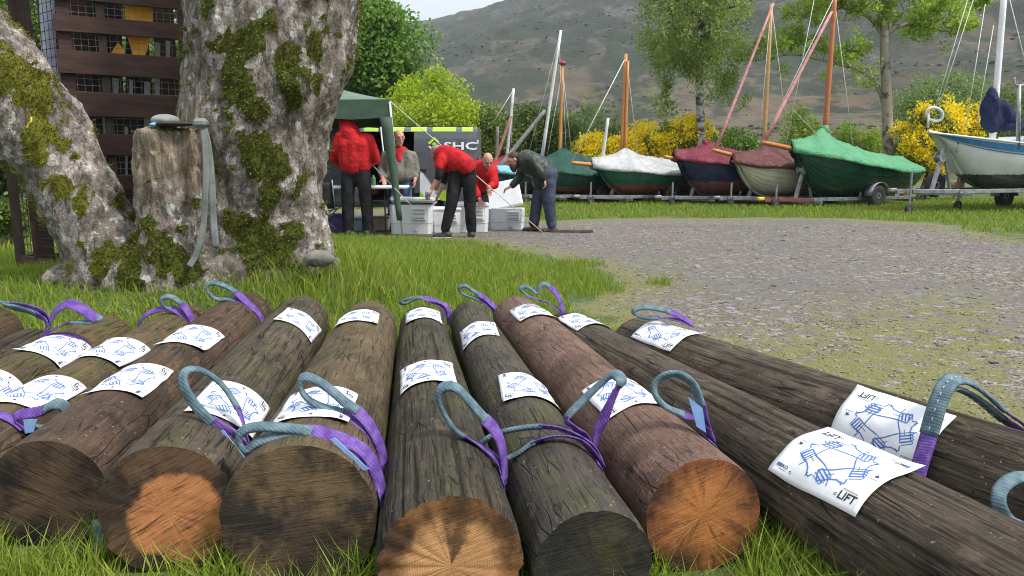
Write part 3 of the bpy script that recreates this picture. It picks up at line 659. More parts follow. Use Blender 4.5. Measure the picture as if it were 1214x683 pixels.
def sling(key, base, eyes, label, wrap=(0.0, 2.6), sw=.028, pw=.042, tagq=None, tilt=0.55, wrapdir=1):
    L = LOGS[key]; s0, ph = log_hit(L, *base); B = log_pt(L, s0, ph, .004)
    root = thing('lifting_sling', label, 'sling', tuple(B), group='purple lifting slings round the logs')
    webs = MB()
    if wrap:
        pth = []; wd = []
        for k in range(15):
            a = ph + wrapdir * (wrap[0] + (wrap[1] - wrap[0]) * k / 14); pth.append(log_pt(L, s0 + .01 * k / 14, a, .005)); wd.append(L.M.to_3x3() @ Vector((1, 0, 0)))
        ribbon(webs, pth, wd, pw * 1.05, .006); webs.build('wrap', purple_m, root, True, True)
    stc = MB()
    for (pts, i0, i1) in eyes:
        W3 = [at(p[0], p[1], B.y + (p[2] if len(p) > 2 else 0.0)) for p in pts]
        for i, q in enumerate(W3):                      # keep the strap outside the log
            lo = L.Mi @ q; rr = math.hypot(lo.y, lo.z); need = L.rad(lo.x) + .008
            if rr < need and lo.x > -.02: lo.y *= need / rr; lo.z *= need / rr; W3[i] = L.M @ lo
        n = 7; path = catmull(W3, n); c = sum(W3, Vector()) / len(W3); nr = Vector()
        for a, b in zip(W3, W3[1:] + W3[:1]): nr += (a - c).cross(b - c)
        nr.normalize(); wds = []
        for i, p in enumerate(path):
            rad = (p - c); rad = rad.normalized() if rad.length > 1e-4 else Vector((0, 0, 1)); wds.append((nr * (1 - tilt) + rad * tilt * .6 + Vector((0, 0, .25)) * tilt).normalized())
        a, b = int(i0 * n), int(i1 * n)
        for seg, sw_ in ((path[:a + 2], wds[:a + 2]), (path[b - 1:], wds[b - 1:])):
            if len(seg) > 2: mb = MB(); ribbon(mb, seg, sw_, pw * .9, .006); mb.build('webbing', purple_m, root, True, True)
        slv = MB(); ribbon(slv, path[a:b + 1], wds[a:b + 1], sw, .014); slv.build('eye_sleeve', sleeve_m, root, True, True)
        for i in (range(a + 1, b - 1, 2) if sw > .039 else ()):
            p, q = path[i], path[i + 1]; tg = (q - p).normalized(); off = tg.cross(wds[i]).normalized()
            off = off if off.dot(Vector((0, 0, CAMZ)) - p) > 0 else -off
            stc.beam(p + off * .0093, p + off * .0093 + (q - p) * .7, .0022, .0014)
    if stc.v: tag(stc.build('stitching', stitch_m, root, True), kind='stuff')
    if tagq:
        mb = MB(); Q = [at(*q, B.y - .035) for q in tagq]; N = (Q[1] - Q[0]).cross(Q[3] - Q[0]).normalized() * .0015
        mb.add([q - N for q in Q] + [q + N for q in Q], [(3, 2, 1, 0), (4, 5, 6, 7), (0, 1, 5, 4), (1, 2, 6, 5), (2, 3, 7, 6), (3, 0, 4, 7)]); mb.build('care_tag', tag_m, root, True)
    return root
sling(6, (296, 545), [([(297, 548), (274, 529, -.01), (250, 507, -.02), (231, 480, -.01), (217, 454, .01), (221, 440, .03), (238, 439, .05), (260, 453, .06), (276, 474, .06), (286, 494, .04), (293, 518, .02), (298, 548)], 2.1, 8.7)],
      'upright grey and purple sling arch on the grey log', tagq=[(262, 511), (265, 510), (293, 546), (287, 551)])
sling(7, (446, 578), [([(448, 585), (440, 556), (425, 534), (398, 527), (364, 533), (320, 536), (292, 533), (283, 523), (288, 511), (308, 506), (340, 508), (370, 514), (405, 521), (432, 535), (446, 560), (449, 590)], 4, 11)],
      'flat sling eye pointing left across the end of the thickest log', tagq=[(392, 521), (397, 519), (437, 556), (431, 558)])
sling(7, (451, 545), [([(452, 552), (440, 519), (424, 508), (403, 499), (384, 489), (366, 474), (356, 460), (358, 449), (368, 448), (388, 459), (408, 476), (424, 488), (440, 507), (451, 530), (453, 560)], 3, 11)],
      'sling eye pointing up the thickest log over its near poster', wrap=None)
sling(8, (597, 560), [([(598, 575), (592, 548), (572, 530), (552, 523), (538, 508), (525, 488), (519, 470), (526, 459), (541, 460), (556, 475), (572, 494), (585, 508), (595, 530), (599, 570)], 3.2, 10.4)],
      'sling eye leaning left on the dark cracked centre log')
sling(9, (713, 540), [([(714, 552), (700, 527), (672, 511), (643, 506), (610, 509), (583, 517), (568, 530), (574, 543), (592, 546), (616, 541), (637, 531), (660, 517), (690, 523), (714, 550)], 3, 10)],
      'sling eye lying flat to the left across the slate grey log', tilt=.45)
sling(9, (706, 525), [([(712, 548), (697, 520), (682, 508), (672, 496, .02), (690, 476, .04), (712, 455, .04), (727, 444, .03), (736, 451, .0), (729, 466, -.01), (718, 490, -.01), (708, 515), (704, 538)], 3, 7.6)],
      'folded sling eye standing up between slate and reddish logs', wrap=None, sw=.036)
sling(10, (842, 512), [([(843, 520), (834, 494), (829, 474), (822, 456), (806, 444), (788, 445), (776, 456), (778, 470), (789, 482), (806, 490), (824, 496), (838, 508), (844, 522)], 1.6, 9.3)],
      'rounded sling eye with blue tag on the reddish brown log', tagq=[(816, 471), (833, 484), (837, 513), (826, 506)])
sling(12, (1092, 556), [([(1083, 572, -.05), (1090, 550, -.03), (1101, 515, 0), (1112, 478, .02), (1124, 454, .05), (1140, 450, .10), (1165, 464, .12), (1192, 488, .10), (1214, 504, .06), (1245, 535, .02)], 2.0, 7.1)],
      'broad upright grey sling arch on the outermost log at the right', sw=.05, pw=.05, wrap=None, tilt=.5)
sling(12, (1100, 565), [([(1090, 566, -.02), (1099, 541, .02), (1107, 505, .04), (1114, 475, .06), (1124, 462, .09), (1138, 462, .13), (1160, 474, .15), (1190, 498, .13), (1214, 514, .09), (1250, 542, .05)], 2.2, 7.0)],
      'second strap layered behind the broad grey sling arch at the right', sw=.04, pw=.045, wrap=None, tilt=.3)
sling(12, (1225, 600), [([(1250, 650, -.04), (1214, 627, -.05), (1195, 617, -.05), (1185, 600, -.04), (1185, 583, -.02), (1197, 570, 0), (1216, 565, .02), (1250, 585, .02)], 1.3, 6.2)],
      'sling eye cut off by the right edge of the picture', wrap=None, sw=.034)
sling(4, (28, 510), [([(18, 520), (15, 504), (22, 492), (46, 488), (66, 479), (77, 484, .02), (76, 496, .02), (60, 505), (38, 506), (24, 512), (20, 522)], 3.4, 8)], 'small curled sling on the olive log at left', wrap=(0, -2.0), sw=.036, tagq=[(28, 498), (44, 497), (40, 512), (30, 514)])
# far ends
sling(3, (58, 399), [([(50, 402), (60, 388), (54, 373), (38, 366), (18, 362), (5, 360, .02), (10, 363, -.02), (28, 367), (44, 373), (56, 384), (50, 404)], 4, 8), ([(52, 402), (58, 382), (68, 367), (82, 360), (98, 367), (110, 375), (118, 379), (108, 382), (92, 382), (74, 386), (54, 400)], 5.5, 8.3)],
      'spread purple sling with two eyes near the left edge', sw=.036, pw=.055)
sling(4, (196, 372), [([(163, 386), (172, 374), (188, 367), (204, 366), (216, 374), (226, 388)], 2.6, 3.0), ([(205, 372), (194, 362), (192, 354), (202, 352), (216, 361), (224, 372), (228, 386)], .5, 4)],
      'purple sling arched over the far end of the olive log', wrap=None)
sling(5, (300, 368), [([(309, 389), (301, 371), (288, 362), (272, 361), (256, 354), (245, 343), (249, 336), (264, 338), (280, 347), (296, 362), (307, 376), (311, 392)], 2.6, 8)],
      'long purple sling with open eye on the far end of the dark log', wrap=(0, 1.5))
sling(8, (518, 363), [([(533, 384), (528, 368), (514, 361), (497, 359), (482, 361), (475, 358, .02), (482, 355, .03), (498, 355, .02), (516, 357), (530, 364), (535, 386)], 2.8, 7.2)], 'flat sling on the far end of the dark cracked centre log', wrap=(0, 1.4))
sling(9, (575, 362), [([(592, 384), (584, 368), (572, 357), (558, 352), (547, 347), (545, 341), (552, 339), (564, 347), (578, 356), (590, 370), (594, 386)], 2.4, 7.4)], 'sling lying over the far end of the slate grey log', wrap=(0, 1.4))
sling(10, (655, 362), [([(667, 372), (655, 362), (640, 356), (626, 351), (617, 343), (624, 340), (636, 347), (640, 340), (646, 337), (656, 344), (663, 354), (668, 372)], 2.6, 8.6)], 'double looped sling on the far end of the reddish brown log', wrap=(0, 1.4))
sling(12, (800, 382), [([(822, 386), (806, 380), (786, 377), (765, 377), (752, 372), (755, 366), (772, 365), (792, 369), (808, 376), (822, 385)], 2.4, 7.2)], 'flat sling ring on the far end of the outermost log', wrap=(0, 1.0))
mb = MB(); Q = [at(111, 655, 1.78), at(122, 657, 1.78), at(121, 628, 1.80), at(115, 618, 1.80)]
pth = catmull([at(116, 662, 1.76), at(117, 645, 1.78), at(117, 630, 1.80), at(116, 616, 1.84)], 5); ribbon(mb, pth, [Vector((1, 0.2, 0))] * len(pth), .03, .006)
tag(mb.build('strap_end', sleeve_m, None, smooth=True, loc=tuple(Q[0])), 'blue strap end poking out of the grass between two log ends', 'strap')

# ---------------------------------------------------------------- lawns round the logs
def off_logs(x, y, m=0.0):
    k = np.ones(len(x), bool)
    for L in LOGS.values():
        a = L.M.translation; b = L.M @ Vector((L.len, 0, 0)); ex, ey = b.x - a.x, b.y - a.y
        tt = np.clip(((x - a.x) * ex + (y - a.y) * ey) / (ex * ex + ey * ey), 0, 1); w = (L.r0 + (L.r1 - L.r0) * tt) * 0.55
        k &= np.hypot(x - a.x - tt * ex, y - a.y - tt * ey) > w + m
    return k
sdf = lambda x, y: poly_sd(x, y, GRAVEL) + 0.55 * (clump(x, y, 2.2) - 0.5) * 2
lawn('grass', 'spring grass in front of the sawn log ends', -2.6, 2.2, 0.95, 2.15, 75000, lambda x, y: rs.uniform(.06, .15, len(x)) * (0.6 + clump(x, y, 5)) , .0045,
     lambda x, y: off_logs(x, y, .03) & (y > 1.12) & (rs.random(len(x)) < 0.35 + 0.9 * clump(x, y, 4)), .6)
lawn('grass', 'tall bright grass between the logs and the mossy tree', -5.5, 2.2, 2.9, 11.5, 130000,
     lambda x, y: rs.uniform(.045, .115, len(x)) * (0.55 + 1.0 * clump(x, y, 1.6)) * (1 + 1.2 * np.exp(-((x + 1.15) / .75) ** 2 - ((y - 4.95) / .8) ** 2)), .0075,
     lambda x, y: off_logs(x, y, .0) & (sdf(x, y) < 0.02) & (rs.random(len(x)) < np.clip(1.35 - 0.09 * y, .25, 1)), .55)
lawn('grass', 'grass on the shaded left behind the mossy tree', -14, -3.0, 6, 18, 22000, lambda x, y: rs.uniform(.08, .2, len(x)), .016, lambda x, y: (sdf(x, y) < 0), .5)
lawn('grass', 'grass verge under the trailers of the boats', -4, 24, 11.5, 25, 75000, lambda x, y: rs.uniform(.05, .13, len(x)) * (0.6 + .9 * clump(x, y, .8)), .022,
     lambda x, y: (sdf(x, y) < 0.05) & (rs.random(len(x)) < 0.9), .5)
lawn('straw', 'dry straw lying in the grass below the mossy tree', -3.2, -1.0, 3.7, 4.6, 1500, lambda x, y: rs.uniform(.02, .05, len(x)), .006, lambda x, y: clump(x, y, 2) > .5, 2.5, g_straw)
lawn('grass', 'long loose grass blades at the bottom left before the logs', -1.9, 0.9, 0.98, 1.5, 420, lambda x, y: rs.uniform(.13, .24, len(x)), .007, lambda x, y: off_logs(x, y, .05) & ((x < -.5) | (rs.random(len(x)) < .25)), .7)
# loose stones on the gravel, and moss tufts
n = 16000; x = rs.uniform(-1.5, 9, n); y = 2.2 + 11 * rs.random(n) ** 1.5; k = (sdf(x, y) > 0.05) & off_logs(x, y, .02) & (np.abs(x) < y * 0.8 + .6); x, y = x[k], y[k]
s_ = rs.uniform(.004, .012, len(x)) * np.where(rs.random(len(x)) < .03, 2.0, 1) * (0.75 + .06 * y)
V, Fc = blobs(np.stack([x, y, gz(x, y) + s_ * .2], 1), np.stack([s_ * rs.uniform(.8, 1.6, len(x)), s_, s_ * .6], 1), .25)
tag(link('gravel_stones', mesh_np('gravel_stones', V, Fc), leafmat('stone_chip', (0.10, 0.092, 0.082), (0.28, 0.265, 0.245), (0.22, 0.17, 0.15), 0.0, .8)), 'loose grey stones over the gravel yard', 'gravel', kind='stuff')
lawn('moss_tufts', 'yellow green moss tufts spreading over the gravel', -1.5, 8, 2.0, 11, 60000, lambda x, y: rs.uniform(.008, .024, len(x)), .010,
     lambda x, y: (poly_sd(x, y, GRAVEL) > -.1) & off_logs(x, y, .0) & (fbm(np.stack([x * 3.2, y * 3.2, 0 * x], -1), 4) + .36 * moss_amount(x, y, poly_sd(x, y, GRAVEL)) > .76), 1.2,
     leafmat('moss_blade', (0.13, 0.14, 0.02), (0.28, 0.26, 0.045), None, .3))
# ================================================================ remeshed bodies
def capsule(mb, p0, p1, r0, r1, flat=1.0, ref=(0, 1, 0), n=16):
    p0 = Vector(p0); p1 = Vector(p1); ax = p1 - p0; L = ax.length; ax = ax.normalized() if L > 1e-6 else Vector((0, 0, 1))
    rf = Vector(ref); u = rf - ax * rf.dot(ax); u = u.normalized() if u.length > 1e-4 else ax.orthogonal().normalized(); w = ax.cross(u)
    rings = [(p0, -r0 * math.sin(a), r0 * math.cos(a)) for a in (1.45, 1.0, .5)] + [(p0, 0, r0), (p1, 0, r1)] + [(p1, r1 * math.sin(a), r1 * math.cos(a)) for a in (.5, 1.0, 1.45)]
    V = []
    for (c, h, r) in rings:
        for j in range(n):
            a = 2 * math.pi * j / n; V.append(c + ax * h + u * (math.cos(a) * r * flat) + w * (math.sin(a) * r))
    k = len(rings); Fc = [(i * n + j, i * n + (j + 1) % n, (i + 1) * n + (j + 1) % n, (i + 1) * n + j) for i in range(k - 1) for j in range(n)]
    mb.add(V, Fc + [tuple(range(n))[::-1], tuple((k - 1) * n + j for j in range(n))])
def ellip(mb, c, r, ax=None, n=18):
    c = Vector(c); V = []; k = 10; Q = ax if ax is not None else Matrix.Identity(3)
    for i in range(k + 1):
        th = math.pi * (0.04 + 0.92 * i / k)
        for j in range(n):
            a = 2 * math.pi * j / n; V.append(c + Q @ Vector((r[0] * math.sin(th) * math.cos(a), r[1] * math.sin(th) * math.sin(a), -r[2] * math.cos(th))))
    mb.add(V, [(i * n + j, i * n + (j + 1) % n, (i + 1) * n + (j + 1) % n, (i + 1) * n + j) for i in range(k) for j in range(n)] + [tuple(range(n))[::-1], tuple(k * n + j for j in range(n))])
def fuse(mb, voxel, smooth=4):
    """one continuous surface from overlapping closed shapes"""
    me = bpy.data.meshes.new('tmp'); me.from_pydata([tuple(p) for p in mb.v], [], mb.f); me.update()
    o = bpy.data.objects.new('tmp', me); col.objects.link(o)
    m = o.modifiers.new('r', 'REMESH'); m.mode = 'VOXEL'; m.voxel_size = voxel; m.use_smooth_shade = True
    if smooth: m = o.modifiers.new('s', 'SMOOTH'); m.factor = 0.5; m.iterations = smooth
    dg = bpy.context.evaluated_depsgraph_get(); out = bpy.data.meshes.new_from_object(o.evaluated_get(dg))
    bpy.data.objects.remove(o); bpy.data.meshes.remove(me); return out
def vco(me):
    a = np.empty(len(me.vertices) * 3, np.float32); me.vertices.foreach_get('co', a); return a.reshape(-1, 3).astype(float)
def vno(me):
    a = np.empty(len(me.vertices) * 3, np.float32); me.vertices.foreach_get('normal', a); return a.reshape(-1, 3).astype(float)
def set_co(me, V, shift=None):
    if shift is not None: V = V - np.array(shift)
    me.vertices.foreach_set('co', np.ascontiguousarray(V, np.float32).ravel()); me.update()

# ================================================================ THE MOSSY TREE
TY = 5.05
tree = thing('sycamore_tree', 'huge mossy tree with split pale bark trunk and a leaning limb', 'tree', (-1.9, TY, gz1(-1.9, TY)))
mb = MB()
def lim(pts):
    for (a, b) in zip(pts[:-1], pts[1:]): capsule(mb, at(a[0], a[1], a[2]), at(b[0], b[1], b[2]), a[3], b[3], 0.9, (0, 1, 0), 24)
lim([(298, 330, 5.15, .52), (298, 270, 5.15, .43), (300, 205, 5.15, .47), (305, 140, 5.15, .51), (317, 70, 5.2, .55), (322, 0, 5.2, .565), (326, -110, 5.2, .58), (335, -220, 5.2, .52)])
lim([(335, -220, 5.2, .50), (420, -420, 5.3, .34), (520, -640, 5.6, .22)]); lim([(330, -200, 5.2, .48), (270, -420, 5.4, .32), (220, -640, 5.2, .2)])
lim([(402, 78, 5.1, .075), (385, 92, 5.12, .14)]); lim([(345, 95, 4.78, .055), (352, 98, 4.8, .1)])
lim([(150, 322, 4.95, .34), (112, 268, 4.95, .27), (78, 205, 4.95, .27), (44, 145, 4.95, .29), (2, 88, 4.95, .29), (-70, 10, 5.0, .27), (-150, -110, 5.1, .24), (-210, -300, 5.2, .18)])
lim([(206, 330, 4.85, .31), (204, 270, 4.82, .22), (201, 165, 4.82, .205)])
lim([(120, 335, 4.85, .25), (210, 338, 4.8, .27), (300, 330, 4.95, .30)]); lim([(345, 300, 5.1, .2), (392, 318, 5.05, .08)]); lim([(95, 320, 4.9, .14), (62, 332, 4.85, .07)]); lim([(350, 240, 5.05, .17), (352, 310, 5.0, .25)])
me = fuse(mb, 0.024, 3); V = vco(me); N = vno(me)
topcut = at(201, 152, 4.82).z; cx = at(201, 152, 4.82); near = (np.hypot(V[:, 0] - cx.x, V[:, 1] - cx.y) < .25) & (V[:, 2] > topcut - .03) & (V[:, 2] < topcut + .24) & (V[:, 1] < 4.98)
V[:, 2] = np.where(near, topcut - .02 + (V[:, 2] - topcut) * .06, V[:, 2])
lump = fbm(V * 3.2, 4) - .5; ridge = fbm(V * [16, 16, 3.2], 4, .6) - .5; fine = fbm(V * 26, 3) - .5
V += N * (0.09 * lump + 0.065 * ridge + 0.025 * fine)[:, None]
# moss: real raised cushions around picked spots
spots = [(12, 78, 22), (30, 100, 18), (50, 88, 14), (62, 112, 12), (36, 180, 22), (72, 162, 14), (90, 175, 9), (60, 215, 14), (85, 240, 11), (150, 285, 24), (185, 300, 26), (120, 300, 20), (165, 262, 12), (215, 312, 20), (140, 318, 22),
         (292, 38, 20), (270, 52, 14), (310, 22, 12), (262, 92, 16), (280, 108, 16), (300, 140, 17), (312, 172, 20), (296, 192, 20), (326, 200, 20), (335, 178, 14), (268, 268, 20), (290, 282, 22), (330, 236, 15), (345, 268, 16), (318, 292, 20), (350, 62, 20), (372, 80, 14), (340, 92, 14), (385, 100, 10), (232, 14, 7), (355, 130, 12), (384, 60, 12)]
mm = np.zeros(len(V)); o = np.array([0, 0, CAMZ])
for (px, py, rp) in spots:
    d = np.array(ray(px, py)); d = d / np.linalg.norm(d); w = V - o; tt = w @ d; perp = np.linalg.norm(w - tt[:, None] * d, axis=1)
    ok = np.where((perp < .06) & ((N @ d) < -.1))[0]
    if len(ok) == 0: continue
    c = V[ok[np.argmin(tt[ok])]]; mm = np.maximum(mm, 1 - np.linalg.norm((V - c) * [1, 1, .7], axis=1) / (rp * 5.0 / FPX * 1.12))
moss = sstep(.14, .44, mm + 2.0 * (fbm(V * 8.0, 5, .65) - .5) + .5 * (fbm(V * 30, 3) - .5))
moss = np.maximum(moss, sstep(.64, .72, fbm(V * 6.3 + 9, 5, .6)) * .8)
V += N * (moss * (0.006 + 0.02 * (fbm(V * 38, 3) - .3)))[:, None]
set_co(me, V, tree.location); put_attr(me, 'moss', moss); put_attr(me, 'groove', sstep(.06, -.14, ridge) * .7 + sstep(.02, -.18, lump) * .3)
hgt = V[:, 2]; put_attr(me, 'stump', (np.hypot(V[:, 0] - cx.x, V[:, 1] - cx.y) < .33) * sstep(1.25, .95, np.abs(V[:, 2] - topcut) * 1.6 + .5) * (V[:, 2] < topcut + .05)); put_attr(me, 'yel', sstep(-2.3, -3.0, V[:, 0]))
t = NT('sycamore_bark'); v = t.coord('Object'); n1 = t.noise(v, 5, 6, .65); n2 = t.noise(t.coord('Object', (1, 1, .45)), 22, 6, .68); n3 = t.noise(v, 13, 5, .6)
vo = t.n.new('ShaderNodeTexVoronoi'); vo.inputs['Scale'].default_value = 30; vo.feature = 'DISTANCE_TO_EDGE'; t.l.new(t.coord('Object', (1, 1, .55)), vo.inputs['Vector'])
c = t.mix(t.ramp(n1, .40, .60), (0.19, 0.165, 0.138), (0.37, 0.315, 0.28))
c = t.mix(t.ramp(n3, .54, .60, 0, .9), c, (0.55, 0.535, 0.50)); c = t.mix(t.ramp(n3, .44, .37, 0, .75), c, (0.085, 0.07, 0.052)); c = t.mix(t.ramp(t.noise(v, 60, 4, .7), .58, .66, 0, .5), c, (0.06, 0.05, 0.04)); c = t.mix(t.ramp(t.noise(v, 48, 4, .7), .38, .32, 0, .35), c, (0.55, 0.52, 0.48))
c = t.mix(t.ramp(n2, .5, .64, 0, .8), c, (0.05, 0.042, 0.033)); c = t.mix(t.ramp(vo.outputs['Distance'], .10, .0, 0, .35), c, (0.04, 0.033, 0.026))
c = t.mix(t.math('MULTIPLY', t.attr('groove'), .6), c, (0.055, 0.046, 0.035))
sf = t.noise(t.coord('Object', (1, 1, .12)), 30, 6, .7); sw_ = t.mix(t.ramp(sf, .35, .65), (0.36, 0.29, 0.20), (0.10, 0.075, 0.05)); sw_ = t.mix(t.ramp(n3, .6, .66), sw_, (0.5, 0.46, 0.38)); c = t.mix(t.math('MULTIPLY', t.attr('stump'), .85), c, sw_)
mc = t.mix(t.ramp(t.noise(v, 45, 4, .7), .35, .65), (0.028, 0.042, 0.008), (0.10, 0.115, 0.016)); mc = t.mix(t.math('MULTIPLY', t.attr('yel'), .6), mc, (0.20, 0.20, 0.02))
mc = t.mix(t.ramp(t.noise(v, 8, 3), .5, .68, 0, .6), mc, (0.055, 0.04, 0.014))
ma = t.ramp(t.math('ADD', t.attr('moss'), t.math('MULTIPLY', t.math('SUBTRACT', n2, .5), .8)), .35, .6); c = t.mix(ma, c, mc)
t.fin(c, .88, t.bump(t.noise(v, 70, 4, .7), .6, .012, t.bump(n2, 1.0, -.035)), 0, .2)
link('trunk', me, t.m, tree)
me.update(); Nw = vno(me); Vw = vco(me); wgt = np.where(moss > .55, 1.0, 0); wgt *= (Nw[:, 1] < .5) & (V[:, 2] < 2.4); pk_ = rs.choice(len(Vw), 26000, p=wgt / wgt.sum()); Pm = Vw[pk_] + rs.normal(0, .01, (26000, 3)); nn2 = Nw[pk_] + rs.normal(0, .45, (26000, 3)); nn2 /= np.linalg.norm(nn2, axis=1)[:, None]
sdv = np.cross(nn2, rs.normal(0, 1, (26000, 3))); sdv /= np.linalg.norm(sdv, axis=1)[:, None]; hh = rs.uniform(.006, .018, (26000, 1)); Vt = np.stack([Pm - sdv * .0045 - nn2 * .004, Pm + sdv * .0045 - nn2 * .004, Pm + nn2 * hh], 1).reshape(-1, 3)
tag(link('moss', mesh_np('moss', Vt, np.arange(78000).reshape(-1, 3)), leafmat('moss_tip', (0.055, 0.07, 0.01), (0.20, 0.20, 0.026), (0.11, 0.125, 0.016), .3), tree), kind='stuff')
leaf_syc = leafmat('sycamore_leaf', (0.04, 0.09, 0.012), (0.10, 0.17, 0.03), (0.06, 0.13, 0.018), .4)
def leafcloud(cents, rads, counts, size, squash=0.8, droop=0.0, asp=0.62):
    Ps = []; 
    for c, r, k in zip(cents, rads, counts):
        k = int(k); u = rs.normal(0, 1, (k, 3)); u /= np.linalg.norm(u, axis=1)[:, None]; q = u * (rs.random(k) ** .45)[:, None] * r; q[:, 2] *= squash; Ps.append(np.array(c) + q)
    P = np.concatenate(Ps); n = len(P)
    a = rs.normal(0, 1, (n, 3)); a[:, 2] -= droop; a /= np.linalg.norm(a, axis=1)[:, None]
    b = np.cross(a, rs.normal(0, 1, (n, 3))); b /= np.linalg.norm(b, axis=1)[:, None]; s = size * rs.uniform(.6, 1.35, n)[:, None]
    nn = np.cross(a, b)
    V = np.stack([P, P + a * s * .5 + b * s * asp * .5 + nn * s * .08, P + a * s, P + a * s * .5 - b * s * asp * .5 + nn * s * .08], 1).reshape(-1, 3)
    return V, (np.arange(n) * 4)[:, None] + np.array([[0, 1, 2, 3]])
def crown_obj(root, V, F, mat):
    return link('crown', mesh_np('crown', V - np.array(root.location), F), mat, root)
cs = [at(420, -520, 5.3), at(520, -640, 5.6), at(270, -520, 5.4), at(220, -640, 5.2), at(-210, -330, 5.2), at(80, -700, 5.6), at(650, -800, 6.2), at(380, -800, 5.2)]
Vl, Fl = leafcloud([tuple(c) for c in cs], [.8] * 8, [260] * 8, .15); crown_obj(tree, Vl, Fl, leaf_syc)

# strap and cap on the stump, stone in the grass, yellow tie
mb = MB()
for k, (pp, w) in enumerate([([(240, 143, 4.62), (243, 170, 4.60), (244, 200, 4.585), (243, 240, 4.58), (240, 275, 4.57), (233, 300, 4.56), (224, 316, 4.53)], .038), ([(240, 146, 4.64), (247, 175, 4.61), (251, 215, 4.60), (253, 260, 4.58), (256, 294, 4.55)], .042)]):
    pth = catmull([at(*p) for p in pp], 5); ribbon(mb, pth, [Vector((1, .25, 0))] * len(pth), w, .004)
mb2 = MB(); mb2.box(at(238, 146, 4.62), (.09, .07, .06), None, .02)
strap = thing('webbing_strap', 'grey webbing strap hanging beside the stump of the mossy tree', 'strap', tuple(at(240, 300, 4.6)))
grey_web = pm('grey_webbing', (0.19, 0.20, 0.19), (0.09, 0.10, 0.095), 9, .75, .3, 150)
mb.m = [0] * len(mb.m); half = len(mb.v) // 2
mb.build('webbing', grey_web, strap, True, True); mb2.build('knot', grey_web, strap, True)
cap = thing('flat_cap', 'grey cap with dark peak lying on top of the stump', 'cap', tuple(at(197, 150, 4.8)))
mb = MB(); ellip(mb, at(196, 143, 4.75), (.085, .09, .04)); mb.build('crown', pm('cap_grey', (0.30, 0.31, 0.30), (0.2, 0.21, 0.2), 12, .85), cap, True, True)
mb = MB(); ellip(mb, at(208, 147, 4.66), (.12, .07, .016)); mb.build('peak', pm('cap_dark', (0.02, 0.022, 0.028), (0.035, 0.035, 0.04), 12, .8), cap, True, True)
mb = MB(); ellip(mb, at(183, 148, 4.66), (.03, .03, .014)); mb.build('badge', tag_m, cap, True, True)
mb = MB(); ellip(mb, at(378, 307, 4.7), (.10, .085, .055)); me = fuse(mb, .012, 2); V = vco(me); V += vno(me) * ((fbm(V * 14, 3) - .5) * .04)[:, None]; L0 = at(378, 312, 4.7); set_co(me, V, L0)
tag(link('boulder', me, pm('grey_stone', (0.20, 0.19, 0.17), (0.11, 0.115, 0.09), 8, .9, .5, 40, .01), None, tuple(L0)), 'small grey stone in the grass right of the mossy trunk', 'stone')
mb = MB(); mb.tube(catmull([at(32, 152, 4.62), at(34, 147, 4.62), at(37, 144, 4.62), at(37, 139, 4.63)], 4), .006, 6)
tag(mb.build('yellow_tie', pm('yellow_plastic', (0.6, 0.5, 0.04), (0.5, 0.4, 0.03), 10, .5), None, smooth=True, loc=tuple(at(32, 152, 4.62))), 'small yellow tie hooked on the leaning mossy limb', 'tie')

# ================================================================ SLATTED RACK
C0 = at(80, 200, 5.55); d1 = Vector((.88, .475, 0)).normalized(); d2 = Vector((-.82, .57, 0)).normalized()
rack = thing('storage_rack', 'dark brown slatted timber rack with wire mesh behind the mossy tree', 'rack', (C0.x, C0.y, gz1(C0.x, C0.y) - .02))
slat_m = pm('dark_stained_timber', (0.042, 0.019, 0.013), (0.075, 0.036, 0.024), 3.5, .55, .35, 26, .004, stretch=(1, 1, 6)); post_m = pm('brown_post', (0.09, 0.062, 0.045), (0.06, 0.04, 0.03), 4, .7, .3, 30, .004, stretch=(4, 4, 1))
zz = lambda py: at(68, py, 5.55).z
up = Vector((0, 0, 1)); G0 = Vector((C0.x, C0.y, 0))
for k, (a, b) in enumerate([(-78, -50), (-28, -2), (16, 36), (59, 87), (108, 137), (158, 184), (208, 226), (256, 274), (304, 322)]):
    z = (zz(a) + zz(b)) / 2; h = zz(a) - zz(b); j = rs.uniform(-.006, .006)
    mb = MB(); mb.beam(G0 + up * (z + j), G0 + d1 * 1.75 + up * (z - j), .024, h, bev=.003); mb.build('slat', slat_m, rack, True)
for (u, w, m) in ((.06, .09, slat_m), (.30, .06, post_m), (.86, .07, post_m), (1.3, .08, post_m), (1.68, .09, slat_m)):
    p = G0 + d1 * u - Vector((-d1.y, d1.x, 0)) * -.05; mb = MB(); mb.beam(p + up * .15, p + up * 2.75, .045, w, up=d1, bev=.003); mb.build('post', m, rack, True)
for (u, w) in ((.55, .07), (.0, .07), (1.75, .07)):
    p = G0 + d2 * .95 + d1 * u; mb = MB(); mb.beam(p + up * .15, p + up * 2.75, .05, w, up=d1); mb.build('post', post_m, rack, True)
for z in (.25, 2.7):
    mb = MB(); mb.beam(G0 + up * z, G0 + d2 * .95 + up * z, .03, .09); mb.build('side_rail', slat_m, rack, True)
    mb = MB(); mb.beam(G0 + d2 * .95 + up * z, G0 + d2 * .95 + d1 * 1.75 + up * z, .03, .09); mb.build('back_rail', slat_m, rack, True)
for k in range(9):
    p = G0 + d2 * .62 + d1 * (.04 + .2 * k); mb = MB(); mb.beam(p + up * .2, p + up * (2.6 + .05 * math.sin(k * 2.3)), .022, .145 + .02 * math.sin(k * 1.7), up=d1); mb.build('added_dark_board', slat_m, rack, True)  # dark boards added behind the slats so the rack's inside reads dark
mb = MB(); nfr = Vector((d1.y, -d1.x, 0))
